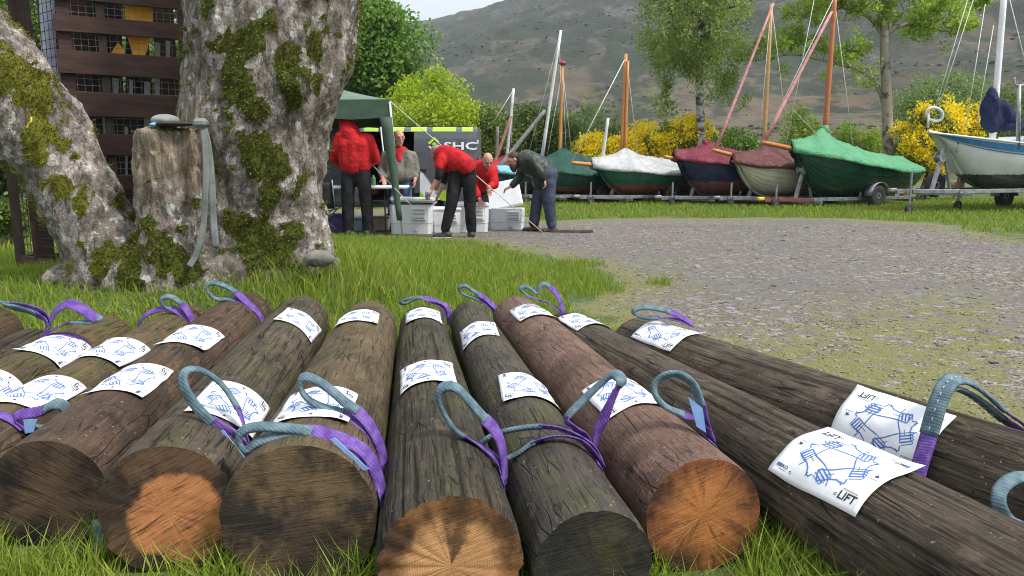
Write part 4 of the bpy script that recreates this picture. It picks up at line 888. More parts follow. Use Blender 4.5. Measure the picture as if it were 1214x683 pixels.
for i in range(37): p = G0 + d1 * (.02 + i * .047) - nfr * .03; mb.tube([p + up * .2, p + up * 2.72], .0016, 4, False)
for i in range(54): p = G0 - nfr * .03 + up * (.2 + i * .047); mb.tube([p, p + d1 * 1.74], .0016, 4, False)
tag(mb.build('front_mesh', pm('weathered_wire', (0.16, 0.16, 0.16), (0.24, 0.24, 0.24), 8, .5), rack, True), kind='stuff')
mb = MB(); nl_ = Vector((d2.y, -d2.x, 0)) * -1
for i in range(15): p = G0 + d2 * (.02 + i * .065) ; mb.tube([p + up * .2, p + up * 2.72], .0026, 4, False)
for i in range(40): p = G0 + up * (.2 + i * .064); mb.tube([p, p + d2 * .95], .003, 4, False)
tag(mb.build('side_mesh', pm('dull_wire', (0.03, 0.03, 0.03), (0.05, 0.05, 0.05), 8, .6), rack, True), kind='stuff')
def inrack(px, py, dep): # a point inside the rack on a sight line, dep metres behind the front face
    d = ray(px, py); o_ = Vector((0, 0, CAMZ)); nn = Vector((-d1.y, d1.x, 0)); k = (G0 + nn * dep - o_).dot(nn) / d.dot(nn); return o_ + d * k
orange = pm('orange_plastic', (0.85, 0.38, 0.012), (0.75, 0.30, 0.01), 4, .5, .1); blackp = pm('black_plastic', (0.014, 0.014, 0.016), (0.03, 0.03, 0.032), 6, .5, .1); paleg = pm('pale_grey_plastic', (0.5, 0.52, 0.5), (0.38, 0.4, 0.38), 6, .5, .1)
lav = pm('lavender_cloth', (0.42, 0.40, 0.68), (0.7, 0.72, 0.8), 5, .8, .2)
nn_ = Vector((-d1.y, d1.x, 0))
def board(name, label, cat, pts, dep, mat, th=.02, grp='gear stored in the rack'):
    Q = [inrack(x, y, dep) for x, y in pts]; mb = MB(); n = len(Q)
    mb.add(Q + [q + nn_ * th for q in Q], [tuple(range(n))[::-1], tuple(range(n, 2 * n))] + [(i, (i + 1) % n, n + (i + 1) % n, n + i) for i in range(n)])
    b = inrack(pts[0][0], 330, dep); return tag(mb.build(name, mat, None, loc=(Q[0].x, Q[0].y, min(q.z for q in Q))), label, cat, grp)
board('buoyancy_board', 'orange board hanging in the rack, tapering downwards', 'board', [(147, -12), (182, -10), (181, 32), (174, 62), (167, 71), (159, 70), (150, 40)], .075, orange)
board('orange_float', 'small orange wedge low beside the hanging orange board in the rack', 'float', [(140, 50), (148, 60), (148, 68), (130, 65)], .08, orange)
for k, (a, b, c, d) in enumerate([(100, 128, -20, 24), (104, 146, 38, 66), (109, 128, 92, 112), (140, 152, 96, 116), (160, 168, 93, 116)]): pass
for k, (x0, w, tilt_) in enumerate([(103, 22, 4), (128, 18, -3), (118, 14, 8), (150, 16, -6), (163, 12, 3)]):
    board('paddle', ['black paddle leaning in the rack nearest its corner post', 'black paddle second from the rack corner', 'black paddle crossing behind the first two in the rack', 'black paddle behind the orange board', 'black paddle nearest the trunk in the rack'][k], 'paddle',
          [(x0, -40), (x0 + w, -40), (x0 + w + tilt_ * .4, 60), (x0 + w + tilt_, 225), (x0 + tilt_ + 3, 225), (x0 + tilt_ * .4 + 2, 60)], .30 + .04 * k, blackp)
for k, (x0, w, y0, y1, m) in enumerate([(119, 4, -10, 25, paleg), (133, 8, 92, 118, paleg), (153, 5, 94, 117, paleg), (171, 7, 97, 225, paleg), (184, 6, 50, 120, paleg), (197, 5, 48, 80, leaf_syc), (122, 5, 135, 225, paleg), (148, 4, 150, 225, paleg)]):
    board('pole', ['pale pole highest in the rack near its corner', 'pale pole end low in the rack, nearest the corner post', 'narrow pale pole beneath the tip of the orange board', 'long pale pole right of the orange board in the rack', 'pale patterned pole beside the trunk in the rack', 'short pole closest to the trunk in the rack', 'pale pole behind the lower slats near the leaning limb', 'pale pole behind the lower slats above the stump'][k], 'pole', [(x0, y0), (x0 + w, y0 + 1), (x0 + w - 1, y1), (x0 + 1, y1)], .16 + .01 * k, paleg, .03)
mb = MB(); q0 = at(57, -30, 5.75); mb.tube(catmull([at(54, -30, 5.75), at(56, 20, 5.72), at(58, 60, 5.72), at(64, 100, 5.7), at(70, 160, 5.7)], 5), [.05] * 21, 10)
tag(mb.build('rolled_sail', lav, None, smooth=True, loc=tuple(at(70, 160, 5.7))), 'pale lavender rolled sail standing behind the side mesh of the rack', 'sail')

# ================================================================ GAZEBO
gzm = pm('green_canopy_skylit', (0.09, 0.145, 0.105), (0.11, 0.165, 0.12), 3, .7, .25, 10, .02); gzd = pm('green_curtain', (0.055, 0.10, 0.068), (0.05, 0.092, 0.06), 3, .75, .3, 8, .03)  # roof green set lighter than the valance: sky light put into the colour
pole_w = pm('white_pole', (0.62, 0.63, 0.64), (0.5, 0.5, 0.52), 10, .4, 0.05)
E0 = at(462, 118, 11.0); ze = E0.z; F0 = at(477, 281, 11.0); F0.z = 0
gaz = thing('gazebo', 'green pop up gazebo with white legs behind the mossy trunk', 'gazebo', (F0.x, F0.y, 0))
W_ = 2.6; ex = Vector((-1, .10, 0)).normalized(); ey = Vector((-.24, 1, 0)).normalized()
cor = [E0, E0 + ex * W_, E0 + ex * W_ + ey * W_, E0 + ey * W_]; ctr = (cor[0] + cor[2]) / 2; ctr.z = ze + .50
for i in range(4):
    a, b = cor[i], cor[(i + 1) % 4]; P = []; nu, nv = 9, 9
    for iu in range(nu):
        for iv in range(nv):
            u, v_ = iu / 8, iv / 8; e = a.lerp(b, v_); q = e.lerp(ctr, u); q.z -= .05 * math.sin(math.pi * u) ; P.append(q)
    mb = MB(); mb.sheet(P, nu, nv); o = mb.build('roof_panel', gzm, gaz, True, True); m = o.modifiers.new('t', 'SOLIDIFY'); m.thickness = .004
    P = []
    for iv in range(14):
        e = a.lerp(b, iv / 13) + (a - ctr).normalized() * 0; sag = .003 * math.sin(iv * 2.1)
        P += [e + Vector((0, 0, .004)), e + Vector((0, sag, -.13)), e + Vector((0, -sag, -.27 + .01 * math.sin(iv * 1.7)))]
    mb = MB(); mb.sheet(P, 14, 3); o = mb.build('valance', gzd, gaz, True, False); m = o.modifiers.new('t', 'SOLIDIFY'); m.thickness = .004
outw = [(.16, 0), (-.16, 0), (-.16, .12), (.16, .12)]
for i, c_ in enumerate(cor):
    f = F0 if i == 0 else Vector((c_.x + outw[i][0], c_.y + outw[i][1], 0))
    mb = MB(); mb.tube([f, f.lerp(c_ - Vector((0, 0, .03)), 1)], .016, 8); mb.build('leg', pole_w, gaz, True, True)
    inn = (ctr - c_); inn.z = 0; inn.normalize(); side = (cor[(i + 1) % 4] - c_).normalized() if i != 0 else (cor[1] - c_).normalized()
    P = []
    for k in range(9):
        tq = k / 8; q = (c_ - Vector((0, 0, .25))).lerp(f, tq * .86); w = .10 * (1 - tq) ** 1.2 + .05
        P += [q - side * .03 + Vector((0, -.022, 0)), q + side * w * .4 + Vector((0, -.045, 0)), q + side * w + Vector((0, -.02, 0))]
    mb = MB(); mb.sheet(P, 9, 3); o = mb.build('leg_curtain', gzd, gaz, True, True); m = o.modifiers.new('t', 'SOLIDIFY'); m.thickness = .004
for (a, b) in ((cor[0], cor[2]), (cor[1], cor[3])):
    mb = MB(); mb.tube([a - Vector((0, 0, .06)), ctr - Vector((0, 0, .3)), b - Vector((0, 0, .06))], .012, 6); mb.build('roof_strut', pole_w, gaz, True, True)
st0 = onz(645, 277); mb = MB(); mb.tube([E0 + Vector((0, 0, -.02)), E0.lerp(st0, .5) - Vector((0, 0, .015)), st0], .007, 6); mb.build('guy_rope', rope_w, gaz, True, True)
mb = MB(); mb.tube([at(438, 192, 11.3), at(487, 243, 10.75)], .006, 6); mb.build('guy_rope', rope_w, gaz, True, True)
mb = MB(); mb.tube([st0 - Vector((0, 0, .05)), st0 + Vector((.02, 0, .07))], .008, 6); mb.build('stake', galv, gaz, True)
a = onz(648, 276); b = onz(703, 276); mb = MB(); mb.beam(a + up * .025, b + up * .025, .09, .045, bev=.006); tag(mb.build('timber_plank', pm('old_plank', (0.13, 0.09, 0.06), (0.08, 0.055, 0.04), 5, .8, .4), None, loc=tuple(a)), 'brown plank lying on the gravel at the foot of the guy rope', 'plank')

# ================================================================ TABLE, CHAIR, BOXES
T0 = at(365, 230, 11.25); T1 = at(479, 230, 11.25); tz = .72; tb = thing('folding_table', 'white folding table under the green gazebo', 'table', ((T0.x + T1.x) / 2, 11.5, 0))
mb = MB(); mb.box(((T0.x + T1.x) / 2, 11.55, tz), (T1.x - T0.x, .7, .045), None, .012); mb.build('tabletop', white_p, tb, True)
for x in (T0.x + .12, T1.x - .3):
    for y in (11.3, 11.8): mb = MB(); mb.tube([(x, y, .0), (x, y, tz - .02)], .013, 8); mb.build('leg', blackp, tb, True, True)
    mb = MB(); mb.tube([(x, 11.3, .3), (x, 11.8, .3)], .011, 6); mb.build('stretcher', blackp, tb, True, True)
p = at(443, 222, 11.5); mb = MB(); mb.lathe([(.028, 0), (.034, .02), (.034, .11), (.03, .12), (.015, .135), (.015, .16)], (p.x, 11.5, tz + .023), n=14)
tag(mb.build('bottle', pm('green_plastic', (0.05, 0.16, 0.07), (0.07, 0.2, 0.09), 10, .4), None, smooth=True, loc=(p.x, 11.5, tz + .023)), 'small green bottle standing on the white folding table', 'bottle')
c = at(381, 265, 11.0); ch = thing('camping_chair', 'dark folding camping chair beside the mossy trunk under the gazebo', 'chair', (c.x, 11.0, 0))
x0 = c.x; dk = pm('black_canvas', (0.02, 0.022, 0.024), (0.035, 0.036, 0.04), 8, .85, .3)
P = [Vector((x0 - .22 + .44 * i / 4, 10.9 + .4 * j / 4, .42 - .05 * math.sin(math.pi * i / 4))) for i in range(5) for j in range(5)]
mb = MB(); mb.sheet(P, 5, 5); o = mb.build('seat', dk, ch, True, True); m = o.modifiers.new('t', 'SOLIDIFY'); m.thickness = .012
P = [Vector((x0 - .24 + .48 * i / 4, 10.88 - .10 * j / 4 - .04 * math.sin(math.pi * i / 4), .42 + .38 * j / 4)) for i in range(5) for j in range(5)]
mb = MB(); mb.sheet(P, 5, 5); o = mb.build('backrest', dk, ch, True, True); m = o.modifiers.new('t', 'SOLIDIFY'); m.thickness = .012
for (a, b) in (((x0 - .24, 10.88, 0), (x0 + .22, 10.95, .43)), ((x0 + .24, 10.88, 0), (x0 - .22, 10.95, .43)), ((x0 - .24, 11.32, 0), (x0 + .22, 11.25, .43)), ((x0 + .24, 11.32, 0), (x0 - .22, 11.25, .43)), ((x0 - .24, 10.87, .42), (x0 - .24, 10.76, .84)), ((x0 + .24, 10.87, .42), (x0 + .24, 10.76, .84))):
    mb = MB(); mb.tube([a, b], .009, 6); mb.build('leg', galv, ch, True, True)
for (px, Y, w, h, c_, lab) in ((380, 11.9, .34, .24, (0.02, 0.16, 0.17), 'teal storage box on the ground under the table'), (401, 11.9, .24, .26, (0.10, 0.05, 0.2), 'purple storage box next to the teal box under the table'), (423, 12.0, .22, .2, (0.30, 0.42, 0.5), 'pale blue water box under the table behind the red jacketed person'), (452, 12.1, .3, .22, (0.35, 0.3, 0.24), 'cardboard box under the table by the van')):
    p = at(px, 262, Y); bx_ = thing('storage_box', lab, 'box', (p.x, Y, 0), group='boxes under the table'); m = pm('box_' + str(px), c_, None, 6, .5, .1)
    mb = MB(); mb.box((0, 0, h / 2), (w, .3, h), None, .02); mb.build('body', m, bx_); mb = MB(); mb.box((0, 0, h + .012), (w + .02, .32, .022), None, .008); mb.build('lid', m, bx_)

# ================================================================ COOLERS
cool_m = pm('cooler_white', (0.66, 0.68, 0.69), (0.58, 0.60, 0.61), 6, .42, .06); cool_d = pm('cooler_grey', (0.36, 0.38, 0.39), (0.45, 0.46, 0.47), 8, .5, .06)  # plain grey for the grips, drain plug and inside panel
def cooler(px0, px1, ytop, ybot, label, lid='shut', dep=.42):
    g = onz((px0 + px1) / 2, ybot); Y = g.y; w = at(px1, ybot, Y).x - at(px0, ybot, Y).x; h = at(px0, ytop, Y).z; c = thing('cooler', label, 'cooler', (g.x, Y + dep / 2, 0), group='white ice boxes on the gravel')
    mb = MB(); nr = 7
    for k in range(nr):
        z0, z1 = h * .86 * k / nr, h * .86 * (k + 1) / nr
    P = []; prof = [(0, .90), (.02, .94), (.30, .965), (.32, .985), (.80, 1.0), (.84, 1.0)]
    ring = [(sx * (w / 2 - q * .05), sy * (dep / 2 - (1 - q) * .05)) for (sx, sy, qs) in ((1, 1, (0, .3, 1)), (-1, 1, (1, .3, 0)), (-1, -1, (0, .3, 1)), (1, -1, (1, .3, 0))) for q in qs]
    n = len(ring)
    for (z, s_) in prof: P += [Vector((x * s_, y * s_, z * h)) for x, y in ring]
    mb.add(P, [(i * n + j, i * n + (j + 1) % n, (i + 1) * n + (j + 1) % n, (i + 1) * n + j) for i in range(len(prof) - 1) for j in range(n)] + [tuple(range(n))[::-1], tuple((len(prof) - 1) * n + j for j in range(n))])
    mb.build('body', cool_m, c)
    mb = MB(); mb.box((w * .2, -dep / 2 - .004, h * .58), (w * .34, .03, h * .36), None, .01); mb.build('handle_panel', cool_m, c)
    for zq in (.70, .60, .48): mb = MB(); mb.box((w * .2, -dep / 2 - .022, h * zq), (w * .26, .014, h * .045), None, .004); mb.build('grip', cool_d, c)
    mb = MB(); mb.lathe([(.02, 0), (.02, .02), (.012, .026)], (w * .12, -dep / 2 + .012, h * .12), (0, -1, 0), 10); mb.build('drain_plug', cool_d, c)
    mb = MB()
    if lid == 'shut': mb.box((0, 0, h * .92), (w * 1.02, dep * 1.02, h * .15), None, .022)
    elif lid == 'ajar': mb.box((.03, -.02, h * .955), (w * 1.04, dep * 1.05, h * .15), Matrix.Rotation(R(-4), 3, 'X') @ Matrix.Rotation(R(2), 3, 'Y'), .025)
    else:
        M = Matrix.Rotation(R(-12), 3, 'Y') @ Matrix.Rotation(R(66), 3, 'X'); mb.box((-w * .12, dep / 2 - .06, h * .84 + dep * .46), (w * 1.06, dep * 1.05, .06), M, .02)
    mb.build('lid', cool_m, c)
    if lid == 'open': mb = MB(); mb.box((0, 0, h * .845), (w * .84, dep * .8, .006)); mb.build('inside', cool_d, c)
    return c
cooler(462, 512, 236, 278.5, 'leftmost white cooler with a loose lid beside the gazebo leg', 'ajar', .5)
cooler(511, 547, 246, 276.5, 'white cooler half hidden behind the legs of the bending person', 'shut', .42)
cooler(541, 579, 240, 276, 'white cooler between the bending legs and the open cooler', 'shut', .42)
cooler(578, 622, 243, 273, 'rightmost white cooler with its lid swung open', 'open', .46)

# ================================================================ VAN
VY = 13.6; xr = at(566, 200, VY).x; van = thing('van', 'dark grey van with lime and white graphics and an open side door', 'van', (xr - 2.6, VY + .95, 0))
vm = pm('van_grey', (0.085, 0.09, 0.10), (0.072, 0.076, 0.087), 2, .3, .02, 60); lime = pm('van_lime', (0.34, 0.55, 0.03), (0.3, 0.5, 0.03), 3, .35, .02); vwh = pm('van_white', (0.66, 0.68, 0.7), (0.6, 0.62, 0.64), 3, .35, .02); vdk = pm('van_interior', (0.018, 0.017, 0.018), (0.05, 0.035, 0.03), 4, .85, .2); vgl = pm('van_glass', (0.012, 0.014, 0.016), (0.02, 0.022, 0.024), 3, .1, 0)
zt = at(500, 149, VY).z
nx_, nz_ = 60, 15; VX = np.linspace(-2.6, 2.6, nx_); xo0, xo1 = at(428, 200, VY).x - (xr - 2.6), at(493, 200, VY).x - (xr - 2.6)
def vsec(x, k):   # profile point k of the near side from sill to roof centre
    z_top = zt - (0.0 if x > -1.1 else (-1.1 - x) * .42 if x > -1.7 else .25 + (-1.7 - x) * .75); z_top = max(z_top, .85)
    prof = [(.92, .30), (.97, .36), (.985, .6), (.985, .95), (.975, 1.15), (.95, 1.45), (.91, 1.72), (.87, 1.86), (.80, 1.93), (.70, 1.96), (.45, 1.975), (.0, 1.98)]
    y, z = prof[k]; z = .30 + (z - .30) * (z_top - .30) / 1.68; rear = 1 - .03 * max(0, (x - 2.4) / .2); return Vector((x, -y * rear, z))
KP = 12; zo0, zo1 = 2, 7
mb = MB()
for side in (-1, 1):
    P = [];
    for x in VX:
        for k in range(KP): q = vsec(x, k); P.append(Vector((q.x, q.y * -side if side > 0 else q.y, q.z)))
    Fc = []
    for f in grid_faces(nx_, KP):
        i, k = f[0] // KP, f[0] % KP; xm = (VX[i] + VX[i + 1]) / 2
        if side < 0 and xo0 < xm < xo1 and 1 <= k < zo1: continue
        arch = any(abs(xm - wx) < .40 for wx in (-1.65, 1.55)) and k < 2
        if arch: continue
        Fc.append(tuple(f) if side < 0 else tuple(f)[::-1])
    mb.add(P, Fc)
for xe, fl in ((-2.6, 1), (2.6, 0)):
    L_ = [vsec(xe, k) for k in range(KP)]; Rr = [Vector((q.x, -q.y, q.z)) for q in L_]
    poly = L_ + Rr[::-1][1:]; n = len(poly); mb.add(poly, [tuple(range(n)) if fl == 0 else tuple(range(n))[::-1]])
body = mb.build('body', vm, van, smooth=False)
mb = MB(); mb.box((0, 0, .36), (5.1, 1.7, .10)); mb.build('floor', vdk, van)
mb = MB(); mb.box((xo0 - .04, 0, 1.08), (.03, 1.8, 1.5)); mb.box((0.4, .85, 1.1), (3.9, .03, 1.5)); mb.build('inner_panel', vdk, van)
rd = pm('van_red_gear', (0.22, 0.02, 0.02), (0.12, 0.03, 0.03), 5, .7)
for (px, z, s_, m_) in ((436, .62, .3, rd), (447, 1.25, .26, blackp), (482, .62, .3, blackp), (462, 1.42, .3, rd)):
    q = at(px, 200, VY + .5); mb = MB(); mb.box((q.x - (xr - 2.6), -.2, z), (s_, .4, s_ * .8), None, .03); mb.build('cargo', m_, van)
mb = MB(); mb.box((xo0 - .55, -.955, 1.05), (1.0, .05, 1.35), None, .02); mb.build('sliding_door', vm, van)
for wx in (-1.65, 1.55):
    for wy in (-.84, .84):
        o = thing.__call__ if False else None
        mb = MB(); mb.lathe([(.20, -.1), (.33, -.1), (.345, -.06), (.345, .06), (.33, .1), (.20, .1)], (wx, wy, .345), (0, 1, 0), 24); tyre = mb.build('wheel', rubber, van, smooth=True)
        mb = MB(); mb.lathe([(.02, -.1), (.19, -.08), (.2, -.04), (.2, .04), (.19, .08), (.02, .1)], (wx, wy, .345), (0, 1, 0), 16); mb.build('rim', galv, tyre)
def vside(px, py, dy=0.0):      # a point on the near side of the van at that sight line, in van coordinates
    q = at(px, py, VY); z = q.z
    ks = [(-vsec(1.5, k).y, vsec(1.5, k).z) for k in range(KP)]; y = np.interp(z, [k[1] for k in ks], [k[0] for k in ks]); return Vector((q.x - (xr - 2.6), -y - .016 - dy, z))
def decal(name, pts, mat, dy=0.0):
    mb = MB(); Q = [vside(x, y, dy) for x, y in pts]; n = len(Q); mb.add(Q, [tuple(range(n))]); return mb.build(name, mat, van)
decal('white_graphic', [(498, 200), (498, 237), (523, 237), (508, 212)], vwh); decal('lime_graphic', [(498, 226), (498, 237), (507, 237)], lime, .003); decal('lime_graphic', [(516, 226), (529, 225), (529, 238), (524, 238)], lime, .003)
lg = lambda pts: [(507 + (x - 136) / 5.06, 162 + (y - 62) / 5.06) for x, y in pts]
def band(name, outer, mat):
    decal(name, lg(outer), mat, .004)
band('logo_diamond', [(136, 100), (176, 62), (206, 92), (196, 100), (176, 82), (155, 103), (148, 110)], lime); band('logo_diamond', [(136, 116), (152, 120), (172, 142), (172, 160)], vwh); band('logo_diamond', [(176, 130), (200, 112), (204, 124), (180, 156)], vwh); band('logo_diamond', [(160, 106), (176, 92), (192, 106), (176, 120)], lime)
V2, F2 = text2d('SHC', .19, True)
xs0, zs0 = vside(546, 173).x, at(546, 173.5, VY).z
mb = MB(); ks = [(-vsec(1.5, k).y, vsec(1.5, k).z) for k in range(KP)]
mb.add([Vector((xs0 + a * 1.7, -np.interp(zs0 + b, [k[1] for k in ks], [k[0] for k in ks]) - .018, zs0 + b)) for a, b in V2], F2); mb.build('lettering', vwh, van)
mb = MB(); q = vside(567, 170, .004); mb.box((q.x - .01, q.y, q.z + .03), (.03, .006, .07)); mb.build('lettering', vwh, van)
for k, (a, b) in enumerate(((430, 447), (456, 478), (486, 505), (512, 540), (547, 560))):
    mb = MB(); x0 = at(a, 150, VY).x - (xr - 2.6); x1 = at(b, 150, VY).x - (xr - 2.6)
    P = [vsec(x, kk) + Vector((0, -.004, .006)) for x in (x0, x1) for kk in (7, 8, 9, 10)]; mb.sheet(P, 2, 4); mb.build('roof_stripe', lime, van)
mb = MB(); mb.box((2.62, -.9, .95), (.03, .12, .5), None, .01); mb.build('tail_light', pm('tail_red', (0.4, 0.02, 0.02), None, 8, .3), van)
mb = MB(); mb.box((2.63, 0, .42), (.12, 1.75, .2), None, .04); mb.build('bumper', blackp, van)
mb = MB(); mb.box((xo1 + .12, -.995, .98), (.16, .03, .05), None, .01); mb.build('door_handle', blackp, van)
# ================================================================ PEOPLE
skin = pm('skin', (0.50, 0.27, 0.20), (0.42, 0.20, 0.15), 14, .55, .1); red_c = pm('red_cloth', (0.50, 0.018, 0.022), (0.34, 0.010, 0.014), 9, .75, 0.55, 7, .06); black_c = pm('black_cloth', (0.010, 0.010, 0.012), (0.022, 0.022, 0.025), 7, .8, 0.55, 7, .06)
grey_c = pm('grey_olive_cloth', (0.20, 0.195, 0.165), (0.13, 0.125, 0.105), 9, .8, 0.55, 7, .06); jean = pm('blue_denim', (0.05, 0.085, 0.16), (0.08, 0.12, 0.2), 9, .85, .3); green_c = pm('dark_green_waxed', (0.014, 0.023, 0.018), (0.028, 0.038, 0.030), 7, .5, 0.55, 7, .06)
navy_c = pm('slate_blue_work', (0.036, 0.044, 0.07), (0.065, 0.075, 0.11), 8, .8, 0.55, 7, .06); hair_g = pm('grey_hair', (0.18, 0.16, 0.14), (0.28, 0.26, 0.24), 60, .8, .6, 120); hair_d = pm('dark_hair', (0.035, 0.022, 0.016), (0.06, 0.04, 0.028), 60, .7, .6, 120)
shoe_k = pm('black_shoe', (0.02, 0.02, 0.022), (0.04, 0.04, 0.042), 10, .6, .2); shoe_b = pm('brown_boot', (0.07, 0.045, 0.032), (0.045, 0.03, 0.022), 10, .7, .3); sole = pm('white_sole', (0.5, 0.5, 0.5), (0.35, 0.35, 0.35), 10, .7)
eye_m = pm('eye_dark', (0.02, 0.015, 0.012), None, 20, .2, 0); lip_m = pm('lip', (0.30, 0.10, 0.09), None, 20, .5, 0)
def cloth_noise(me, amp=.012, s=9):
    V = vco(me); V += vno(me) * ((fbm(V * [s, s, s * .55], 4, .6) - .5) * 2 * amp)[:, None]; return V
def hand_p(mb, wrist, d, nrm, curl=.5, s=1.0):
    w = Vector(wrist); d = Vector(d).normalized(); n = Vector(nrm); n = (n - d * n.dot(d)).normalized(); sd = d.cross(n)
    capsule(mb, w, w + d * .045 * s, .026 * s, .036 * s, .5, n); capsule(mb, w + d * .04 * s, w + d * .085 * s, .040 * s, .040 * s, .42, n)
    for k, (o_, ln) in enumerate(((-.030, .062), (-.010, .074), (.011, .070), (.030, .055))):
        b = w + d * .092 * s + sd * o_ * s; k1 = b + (d * math.cos(curl * .6) + n * math.sin(curl * .6)) * ln * .55 * s; k2 = k1 + (d * math.cos(curl * 1.6) + n * math.sin(curl * 1.6)) * ln * .55 * s
        capsule(mb, b, k1, .0095 * s, .009 * s, 1, n, 8); capsule(mb, k1, k2, .009 * s, .0075 * s, 1, n, 8)
    tb_ = w + d * .035 * s - sd * .03 * s; t1 = tb_ + (d * .7 - sd * .7 + n * .3).normalized() * .04 * s; capsule(mb, tb_, t1, .014 * s, .011 * s, 1, n, 8); capsule(mb, t1, t1 + (d * .9 - sd * .2 + n * .3).normalized() * .032 * s, .011 * s, .008 * s, 1, n, 8)
def head_p(mb, c, fwd, up_, s=1.0):
    """skull, jaw, nose, brow, ears; fwd = where the face looks"""
    c = Vector(c); f = Vector(fwd).normalized(); u = Vector(up_); u = (u - f * u.dot(f)).normalized(); r = f.cross(u); Q = Matrix((r, f, u)).transposed()
    ellip(mb, c + u * .018 * s, (.074 * s, .096 * s, .098 * s), Q); ellip(mb, c + f * .022 * s - u * .045 * s, (.056 * s, .068 * s, .07 * s), Q); ellip(mb, c + f * .055 * s - u * .098 * s, (.03 * s, .025 * s, .022 * s), Q)
    capsule(mb, c + f * .088 * s + u * .018 * s, c + f * .108 * s - u * .022 * s, .009 * s, .015 * s, 1, r, 8)
    capsule(mb, c + f * .086 * s + u * .032 * s - r * .035 * s, c + f * .086 * s + u * .032 * s + r * .035 * s, .011 * s, .011 * s, 1, u, 8)
    for q in (-1, 1): ellip(mb, c + r * q * .077 * s - f * .006 * s, (.010 * s, .020 * s, .032 * s), Q)
    return c, f, u, r, Q
def face(root, H, s=1.0):
    c, f, u, r, Q = H
    for q in (-1, 1): mb = MB(); ellip(mb, c + f * .088 * s + u * .012 * s + r * q * .031 * s, (.012 * s, .008 * s, .007 * s), Q, 10); mb.build('eye', eye_m, root, True, True)
    mb = MB(); ellip(mb, c + f * .086 * s - u * .058 * s, (.024 * s, .009 * s, .006 * s), Q, 10); mb.build('mouth', lip_m, root, True, True)
def body_obj(name, mb, mat, root, vox, amp=0, s=9, sm=3):
    me = fuse(mb, vox, sm); V = cloth_noise(me, amp, s) if amp else vco(me); set_co(me, V, root.location); me.materials.clear(); return link(name, me, mat, root)
def shoe(root, ank, fwd, mat, name='shoe', white=False):
    a = Vector(ank); f = Vector(fwd); f.z = 0; f.normalize(); mb = MB(); g = Vector((a.x, a.y, 0))
    capsule(mb, g - f * .05 + up * .05, g + f * .15 + up * .04, .05, .042, .85, (0, 0, 1)); capsule(mb, g + up * .06, g + up * .13, .05, .05, 1, f)
    for p in mb.v: pass
    o = body_obj(name, mb, mat, root, .012); V = vco(o.data); z0 = root.location.z; V[:, 2] = np.maximum(V[:, 2], -z0 + .012); set_co(o.data, V)
    mb = MB(); r_ = f.cross(up); mb.box(g + f * .05 + up * .008, (.27, .09, .016), Matrix((f, -r_, up)).transposed(), .007); mb.build('sole', sole if white else shoe_k, o, True)

# --- red hooded jacket, back to us, head bowed under the canopy edge
Y = 11.2; B = lambda x, y, dy=0: at(x, y, Y + dy)
p1 = thing('person', 'person in red hooded jacket and black trousers seen from behind under the gazebo', 'person', (B(422, 281).x, Y, 0), group='people working by the coolers')
mb = MB(); head_p(mb, B(410, 138, .10), (-.1, 1, -.45), (0, .35, 1)); capsule(mb, B(412, 148, .04), B(417, 160, 0), .06, .07); capsule(mb, B(419, 170), B(421, 200), .14, .12, .7)
for s_ in (-1, 1):
    capsule(mb, B(421 + s_ * 9, 205), B(423 + s_ * 11, 240), .075, .055); capsule(mb, B(423 + s_ * 11, 240), B(425 + s_ * 12, 274), .055, .04)
    capsule(mb, B(420 + s_ * 17, 166), B(421 + s_ * 24, 190, .05), .05, .04); capsule(mb, B(421 + s_ * 24, 190, .05), B(421 + s_ * 12, 197, .32), .04, .03); hand_p(mb, B(421 + s_ * 12, 197, .32), (-s_ * .4, 1, .1), (0, 0, -1))
body_obj('body', mb, skin, p1, .009)
mb = MB(); ellip(mb, B(410, 139, .08), (.11, .125, .13)); capsule(mb, B(411, 147, .03), B(416, 160, -.01), .12, .15, .9); capsule(mb, B(404, 163), B(434, 165), .095, .085)
capsule(mb, B(412, 172), B(413, 196), .14, .135, 1.05, (0, 1, 0)); capsule(mb, B(428, 172), B(429, 196), .14, .135, 1.05, (0, 1, 0)); capsule(mb, B(420, 170), B(421, 198), .165, .155)
for s_ in (-1, 1): capsule(mb, B(420 + s_ * 18, 166), B(421 + s_ * 25, 189, .05), .085, .07); capsule(mb, B(421 + s_ * 25, 189, .05), B(421 + s_ * 14, 197, .26), .068, .05)
body_obj('jacket', mb, red_c, p1, .016, .02, 7)
mb = MB(); capsule(mb, B(414, 205), B(430, 205), .115, .115, .95, (0, 1, 0)); capsule(mb, B(422, 205), B(422, 214), .12, .09)
for s_ in (-1, 1): capsule(mb, B(422 + s_ * 9, 206), B(423 + s_ * 11, 240), .115, .095); capsule(mb, B(423 + s_ * 11, 240), B(425 + s_ * 12, 274), .092, .082)
body_obj('trousers', mb, black_c, p1, .016, .016, 8)
for s_ in (-1, 1): shoe(p1, B(425 + s_ * 12, 276), (s_ * .3, 1, 0), shoe_k)

